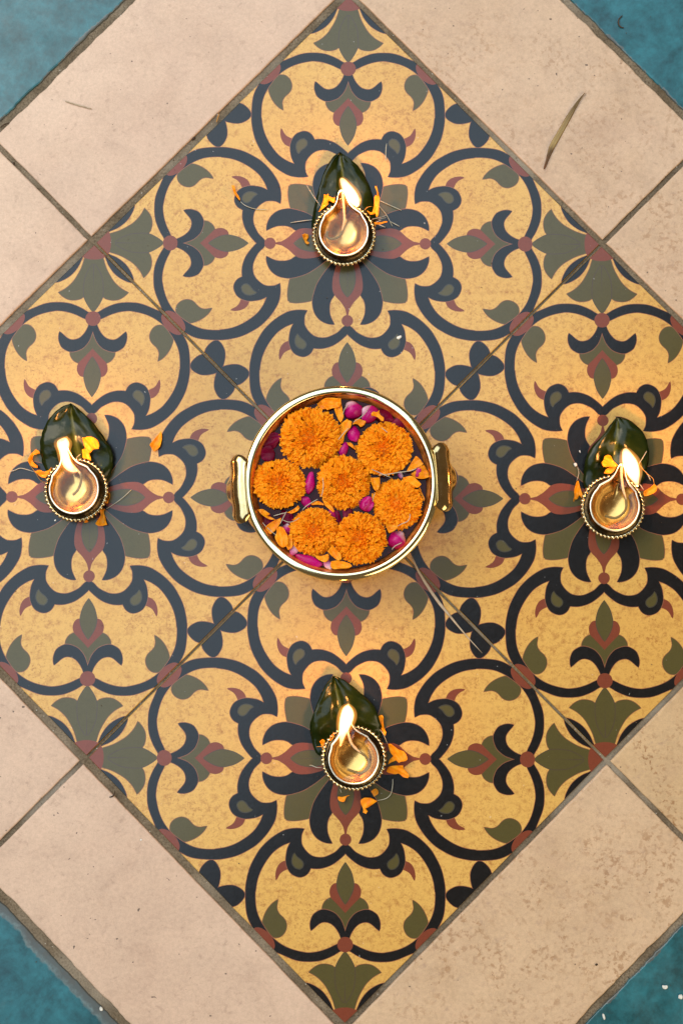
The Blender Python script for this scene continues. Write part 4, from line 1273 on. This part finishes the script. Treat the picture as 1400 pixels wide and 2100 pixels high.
# ------------------------------------------------------------------ petals and threads round the lamps
T1, T2 = (620, 340, 7.7778), (460, 280, 3.5)
L1 = (20, 800, 4.1176)
R1 = (1170, 880, 7)
B1 = (640, 1420, 7)
PG = 'loose orange petals round the oil lamps'
LP = [
    (T1, [(255, 750), (290, 680), (330, 560), (345, 475), (385, 490), (405, 460), (440, 505), (520, 520), (520, 600), (490, 605), (430, 560), (410, 575), (405, 630), (340, 680), (280, 745)], .0135, 'torn orange petal on the left of the topmost lamp'),
    (T1, [(1030, 740), (1110, 755), (1140, 650), (1150, 500), (1190, 485), (1180, 400), (1150, 340), (1180, 330), (1205, 420), (1230, 530), (1220, 650), (1210, 800), (1180, 830), (1160, 760), (1120, 790), (1060, 780)], .0135, 'twisted orange petal on the right of the topmost lamp'),
    (T1, [(1140, 915), (1200, 912), (1340, 893), (1352, 915), (1240, 938), (1168, 945), (1165, 995), (1145, 965)], .008, 'small orange petal tip among white threads right of the topmost lamp'),
    (T1, [(0, 1110), (40, 1090), (95, 1110), (100, 1150), (75, 1190), (115, 1250), (70, 1260), (30, 1200), (5, 1150)], .0008, 'small orange petal on the floor left of the topmost lamp'),
    (T2, [(55, 355), (75, 360), (85, 400), (110, 440), (115, 465), (90, 440), (65, 395)], .0008, 'orange petal sliver with a long stalk, left of the topmost lamp and away from it'),
    (L1, [(620, 405), (690, 395), (740, 420), (762, 455), (755, 500), (715, 500), (680, 540), (650, 500), (630, 460)], .0125, 'rounded orange petal lying on the leaf of the leftmost lamp'),
    (L1, [(618, 505), (650, 500), (680, 550), (695, 600), (660, 585), (625, 575)], .0125, 'small orange petal between the rounded petal and the rim of the leftmost lamp'),
    (L1, [(258, 520), (225, 505), (190, 540), (165, 590), (175, 630), (210, 655), (245, 660), (240, 640), (205, 610), (195, 580), (215, 550), (262, 540)], .003, 'crescent shaped orange petal left of the leftmost lamp'),
    (L1, [(220, 690), (260, 675), (300, 690), (365, 655), (350, 690), (310, 745), (260, 730)], .0035, 'orange petal touching the left rim of the leftmost lamp'),
    (L1, [(1190, 460), (1230, 410), (1280, 350), (1290, 390), (1275, 480), (1220, 520), (1200, 490)], .0008, 'single orange petal lying alone right of the leftmost lamp'),
    (L1, [(755, 1010), (810, 1005), (800, 1040), (830, 1140), (760, 1150), (730, 1130), (770, 1050)], .0010, 'bell shaped orange petal below right of the leftmost lamp'),
    (L1, [(828, 860), (850, 870), (852, 910), (830, 960), (812, 955), (822, 900)], .0012, 'narrow orange petal at the right rim of the leftmost lamp'),
    (L1, [(625, 1105), (650, 1095), (668, 1108), (655, 1120), (635, 1118)], .0008, 'tiny orange scrap at the lower rim of the leftmost lamp'),
    (R1, [(430, 480), (460, 450), (470, 400), (520, 375), (565, 400), (600, 450), (665, 525), (610, 560), (540, 545), (460, 545)], .0125, 'lobed orange petal on the leaf of the rightmost lamp'),
    (R1, [(465, 640), (490, 590), (540, 555), (600, 545), (640, 560), (570, 640)], .0115, 'orange petal under the lobed one at the rim of the rightmost lamp'),
    (R1, [(75, 745), (100, 745), (125, 830), (160, 960), (150, 1000), (115, 950), (95, 1000), (50, 1020), (35, 1050), (30, 1020), (45, 960), (38, 880)], .0012, 'drooping orange petal on a bent stalk left of the rightmost lamp'),
    (R1, [(1030, 890), (1060, 880), (1130, 840), (1180, 790), (1220, 820), (1225, 870), (1180, 920), (1090, 960), (1045, 965), (1035, 930)], .0060, 'orange petal at the right rim of the rightmost lamp, under its flame'),
    (R1, [(150, 1170), (175, 1230), (195, 1280), (200, 1310), (160, 1275), (148, 1220)], .0012, 'dark orange petal at the lower left rim of the rightmost lamp'),
    (B1, [(1085, 740), (1130, 735), (1230, 810), (1320, 850), (1365, 940), (1340, 980), (1280, 990), (1240, 1010), (1200, 970), (1085, 1025), (1110, 960), (1160, 910), (1115, 850)], .0025, 'large forked orange petal right of the lowest lamp'),
    (B1, [(1065, 1115), (1100, 1060), (1180, 1045), (1300, 1040), (1310, 1090), (1385, 1180), (1370, 1225), (1300, 1210), (1240, 1165), (1180, 1170), (1080, 1140)], .0012, 'pointed orange petal right below the forked one by the lowest lamp'),
    (B1, [(940, 340), (990, 320), (1020, 350), (1020, 440), (1040, 530), (1060, 570), (1045, 620), (1010, 570), (980, 460)], .0025, 'thin rolled orange petal at the right edge of the leaf of the lowest lamp'),
    (B1, [(695, 1540), (750, 1505), (840, 1510), (930, 1550), (870, 1600), (800, 1650), (760, 1660), (795, 1700), (770, 1735), (725, 1720), (730, 1670), (700, 1600)], .0010, 'trumpet shaped orange petal with a stalk below the lowest lamp'),
    (B1, [(840, 1415), (900, 1375), (940, 1400), (940, 1450), (885, 1490), (855, 1440)], .0010, 'short orange petal below the right rim of the lowest lamp'),
    (B1, [(370, 1490), (440, 1495), (540, 1465), (490, 1500), (460, 1560), (400, 1560), (370, 1530)], .0010, 'hooked orange petal below the left rim of the lowest lamp'),
    (B1, [(105, 700), (150, 665), (185, 690), (185, 740), (165, 760), (170, 820), (150, 810), (130, 750)], .0080, 'tiny orange petal at the left rim of the lowest lamp'),
    (B1, [(235, 690), (280, 600), (320, 570), (310, 640), (260, 700)], .0125, 'orange sliver beside the spout of the lowest lamp'),
]
for i, (orig, pts, h, lab) in enumerate(LP):
    scrap('loose_petal', pts, h, M['orange'], lab, 'petal', PG, orig, 0.0042, 0.0012, seed=50 + i)

TG = 'pale flower threads round the oil lamps'
LS = [
    (T2, [(115, 465), (150, 495), (220, 520), (310, 527)], .0012, 'strand', 'stalk trailing from the orange sliver left of the topmost lamp'),
    (T2, [(590, 350), (640, 430), (690, 500)], .0100, 'strand', 'white thread slanting across the leaf edge left of the topmost lamp'),
    (T2, [(475, 618), (545, 608), (652, 595)], .0020, 'strand', 'white thread lying level at the left rim of the topmost lamp'),
    (T2, [(1115, 460), (1180, 490), (1270, 530)], .0015, 'strand', 'upper white thread right of the topmost lamp'),
    (T2, [(1110, 500), (1160, 560), (1205, 645)], .0015, 'strand', 'long white thread slanting down right of the topmost lamp'),
    (T2, [(1190, 610), (1255, 645)], .0015, 'strand', 'short brownish thread end right of the topmost lamp'),
    (T2, [(1163, 50), (1158, 100), (1157, 172)], .0010, 'strand', 'single upright white thread on the navy scroll above right of the topmost lamp'),
    (T1, [(1100, 855), (1220, 825), (1350, 790)], .0095, 'strand', 'uppermost of the bunched white threads at the right rim of the topmost lamp'),
    (T1, [(1170, 900), (1250, 870)], .0095, 'strand', 'shortest of the bunched white threads at the right rim of the topmost lamp'),
    (T1, [(1180, 925), (1320, 980)], .0085, 'strand', 'lowest of the bunched white threads at the right rim of the topmost lamp'),
    (T1, [(1210, 855), (1335, 825)], .0085, 'strand', 'middle one of the bunched white threads at the right rim of the topmost lamp'),
    (T1, [(985, 720), (1030, 665), (1110, 645)], .0125, 'amber', 'thin orange stalk on the right shoulder of the topmost lamp'),
    (L1, [(-5, 692), (50, 675), (100, 660), (210, 690)], .0016, 'strand', 'white thread leaving the picture left of the leftmost lamp'),
    (L1, [(170, 630), (215, 690), (260, 760), (298, 782)], .0030, 'amber', 'thin orange stalk below the crescent petal of the leftmost lamp'),
    (L1, [(815, 1005), (900, 950), (960, 905), (1030, 840)], .0015, 'strand', 'grey stalk pointing up right from the bell shaped petal'),
    (L1, [(565, 570), (600, 540)], .0135, 'strand', 'short white thread on the leaf by the spout of the leftmost lamp'),
    (R1, [(80, 740), (112, 640), (95, 550)], .0016, 'strand', 'bent stalk of the drooping petal left of the rightmost lamp'),
    (R1, [(1190, 785), (1180, 720), (1130, 670), (1050, 600), (975, 500)], .0085, 'amber', 'long orange stalk bending over the leaf of the rightmost lamp'),
    (R1, [(1085, 315), (1030, 410), (970, 500)], .0125, 'strand', 'straight pale thread on the leaf right of the big teardrop flame'),
    (R1, [(1060, 600), (1105, 660), (1140, 740)], .0080, 'strand', 'fine pale thread over the navy petal right of the rightmost lamp'),
    (R1, [(985, 790), (1040, 870)], .0120, 'strand', 'short thick thread under the flame of the rightmost lamp'),
    (B1, [(930, 1550), (1040, 1530), (1120, 1470), (1150, 1360), (1155, 1240)], .0014, 'strand', 'curved silvery stalk of the trumpet shaped petal below the lowest lamp'),
    (B1, [(970, 530), (1020, 600), (1080, 740)], .0040, 'strand', 'thin thread from the rolled petal to the forked petal by the lowest lamp'),
    (B1, [(-40, 1045), (0, 1050), (60, 1075), (140, 1080)], .0020, 'strand', 'white thread at the left rim of the lowest lamp'),
    (B1, [(60, 780), (130, 778), (190, 785)], .0100, 'amber', 'fine orange thread across the left edge of the leaf of the lowest lamp'),
    (B1, [(400, 1420 + 60 - 90), (420, 1440)], .0010, 'strand', 'tiny white fibre below the lowest lamp'),
]
for i, (orig, pts, h, mt, lab) in enumerate(LS):
    strand('flower_thread', pts, M[mt], lab, 'thread', TG, orig, h, 0.00036 if mt == 'strand' else 0.0003)

# ------------------------------------------------------------------ litter on the floor
K1 = (1100, 180, 11.6636)
BL = [((1150, 115), 2), ((1060, 225), 16), ((960, 370), 34), ((850, 550), 50), ((740, 740), 64), ((620, 960), 68), ((520, 1130), 66), ((420, 1300), 70), ((340, 1450), 62), ((290, 1600), 48), ((240, 1760), 34), ((200, 1880), 30), ((170, 1940), 12)]
bv, bf = [], []
bl0 = P(1100 + 190 / 11.66, 180 + 1900 / 11.66, 0.001)
NB = len(BL)
for i in range(NB - 1, -1, -1):          # from the brown butt to the tip
    (x, y), w = BL[i]
    x2, y2 = BL[max(0, i - 1)][0]; x0, y0 = BL[min(NB - 1, i + 1)][0]
    tx, ty = x2 - x0, y2 - y0
    L = math.hypot(tx, ty); nx, ny = -ty / L, tx / L
    for t, h in ((-1, .0009), (-.45, .0022), (0, .0008), (.5, .0019), (1, .0007)):
        q = P(1100 + (x + nx * w * t) / 11.66, 180 + (y + ny * w * t) / 11.66, 0.0006 + h)
        bv.append(Vector((q.x - bl0.x, q.y - bl0.y, h + 0.0006 * math.sin(i))))
for i in range(NB - 1):
    for j in range(4):
        a = i * 5 + j
        bf.append((a, a + 1, a + 6, a + 5))
# turn so the blade's length is local x (the colours run from butt to tip)
tipv = bv[-3]; ang = math.atan2(tipv.y, tipv.x)
rm = Matrix.Rotation(-ang, 3, 'Z')
o = obj('dry_leaf_blade', mesh_data('dry_leaf_blade', [rm @ v for v in bv], bf, [M['blade']]), None, (bl0.x, bl0.y, 0.0006))
o.rotation_euler = (0, 0, ang)
sm_ = o.modifiers.new('thickness', 'SOLIDIFY'); sm_.thickness = 0.0002
tag(o, 'dry brown grass blade lying on the beige tile at the upper right', 'dry leaf')

S1 = (810, 1120, 7)
def ribbon(name, pts, mat, label, cat, origin, z):
    ox, oy, sc = origin
    c0 = P(ox + pts[0][0] / sc, oy + pts[0][1] / sc, z)
    path, rad = [], []
    for (x, y, w) in pts:
        q = P(ox + x / sc, oy + y / sc, z)
        path.append(q - c0); rad.append(w / sc * 0.5 * (CAM.z / FPX))
    vs, fs = tube_mesh(path, rad, 8)
    o = obj(name, mesh_data(name, vs, fs, [mat]), None, c0)
    o.scale = (1, 1, 0.6)
    tag(o, label, cat)
    return o
ribbon('straw', [(235, 140, 14), (285, 260, 26), (345, 385, 34), (440, 540, 42), (540, 690, 46), (640, 830, 44), (760, 975, 36), (900, 1145, 26), (1040, 1310, 17), (1160, 1440, 11), (1245, 1535, 4)],
       M['straw'], 'pale straw lying along the joint at the lower right of the bowl', 'straw', S1, 0.0018)
strand('twig', [(134, 207), (145, 211), (166, 217), (188, 223)], M['straw'], 'short thin twig on the beige tile at the upper left', 'twig', None, (0, 0, 1), 0.0013, 0.0006)
strand('twig', [(1275, 32), (1268, 39), (1267, 48), (1271, 55), (1278, 57)], M['twig'], 'curved black twig on the teal floor at the upper right', 'twig', None, (0, 0, 1), 0.0010, 0.0006)
strand('twig', [(2, 262), (8, 256), (19, 252)], M['twig'], 'dark twig in the joint at the left edge, by the upper teal floor', 'twig', None, (0, 0, 1), 0.0008, 0.0006)
strand('twig', [(444, 250), (447, 241), (449, 233)], M['amber'], 'reddish brown fibre in the joint above the upper left tile edge', 'twig', None, (0, 0, 1), 0.0008, 0.0005)
strand('twig', [(225, 1635), (233, 1632), (236, 1622)], M['twig'], 'small hooked dark twig on the joint at the lower left', 'twig', None, (0, 0, 1), 0.0012, 0.0006)

def chip(px, py, w, h, ang, label, z=0.0004, mat='chip', name='white_chip', cat='chip', grp='chips and crumbs on the floor', seed=0):
    rnd = random.Random(seed)
    c = P(px, py, z)
    mpp = CAM.z / FPX
    vs, fs = [], []
    n = 9
    for zz, k in ((0, 1.0), (0.45, 0.95), (0.8, 0.62)):
        for q in range(n):
            t = 2 * PI * q / n
            r = k * (0.8 + 0.35 * mnoise.noise(Vector((math.cos(t) * 1.5 + seed, math.sin(t) * 1.5, 0))))
            vs.append((r * w * .5 * mpp * math.cos(t), r * h * .5 * mpp * math.sin(t), zz * min(w, h) * 0.4 * mpp))
    for i in range(2):
        for q in range(n):
            q2 = (q + 1) % n
            fs.append((i * n + q, i * n + q2, (i + 1) * n + q2, (i + 1) * n + q))
    fs.append(tuple(2 * n + q for q in range(n)))
    o = obj(name, mesh_data(name, vs, fs, [M[mat]], False), None, (c.x, c.y, z))
    o.rotation_euler = (0, 0, math.radians(ang))
    tag(o, label, cat, grp)
    return o
chip(1362, 2024, 16, 10, 10, 'larger white chip on the teal floor at the lower right', seed=1)
chip(1394, 2044, 11, 13, 60, 'white chip at the right edge of the lower right teal floor', seed=2)
chip(1237, 2085, 8, 17, 15, 'narrow white chip on the teal floor beside the lower right joint', seed=3)
chip(208, 2069, 8, 12, 25, 'white chip on the smeared edge of the lower left teal floor', seed=4)
chip(290, 1722, 5, 6, 0, 'tiny white crumb on the beige tile at the lower left', 0.0008, seed=5)
chip(276, 396, 5, 6, 0, 'tiny white crumb in the joint of the upper left beige tile', -0.001, seed=6)
chip(1179, 953, 8, 12, 10, 'white fleck at the end of the bent stalk left of the rightmost lamp', 0.0008, seed=7)
chip(1188, 926, 4, 7, 15, 'tiny white fleck on the navy petal above left of the rightmost lamp', 0.0008, seed=8)
chip(114, 1067, 6, 4, 30, 'tiny white fleck below left of the leftmost lamp', 0.0006, seed=9)
chip(397, 284, 11, 8, 40, 'dark brown clod in the joint of the upper left tile edge', -0.0012, 'twig', 'dirt_clod', 'clod', seed=10)
chip(28, 335, 7, 8, 0, 'round dark clod in the joint at the left edge', -0.0012, 'twig', 'dirt_clod', 'clod', seed=11)
chip(1222, 1978, 8, 5, 20, 'black crumb on the beige tile at the lower right', 0.0008, 'twig', 'dirt_clod', 'clod', seed=12)
chip(818, 692, 14, 10, 30, 'white smear of wax on the navy scroll above right of the bowl', 0.0003, seed=13)

# scattered grit too fine to count
rnd = random.Random(5)
gv, gf = [], []
def grain(x, y, z, s):
    b = len(gv)
    for dx, dy, dz in ((-1, -.6, 0), (1, -.7, 0), (.2, 1, 0), (0, 0, 1.1)):
        a = rnd.uniform(.6, 1.3)
        gv.append((x + dx * s * a, y + dy * s * a, z + dz * s * .6))
    gf.extend([(b, b + 1, b + 3), (b + 1, b + 2, b + 3), (b + 2, b, b + 3), (b, b + 2, b + 1)])
for i in range(170):
    q = P(rnd.uniform(0, 1400), rnd.uniform(0, 2100), 0)
    grain(q.x, q.y, 0.0009, rnd.choice((.0003, .00035, .0004, .0006)))
for i in range(420):                       # in the joints
    s = rnd.uniform(-.42, .42); e = rnd.choice((.3025, -.3028, 0.0, .4268, -.4262, .427, -.433))
    q = D(s, e + rnd.uniform(-.0018, .0018)) if i % 2 else D(e + rnd.uniform(-.0018, .0018), s)
    grain(q.x, q.y, -0.0014, rnd.choice((.0004, .0005, .0007)))
gr = obj('grit', mesh_data('grit', gv, gf, [M['grit']], False))
tag(gr, 'fine dark grit scattered over the tiles and joints', 'grit', kind='stuff')
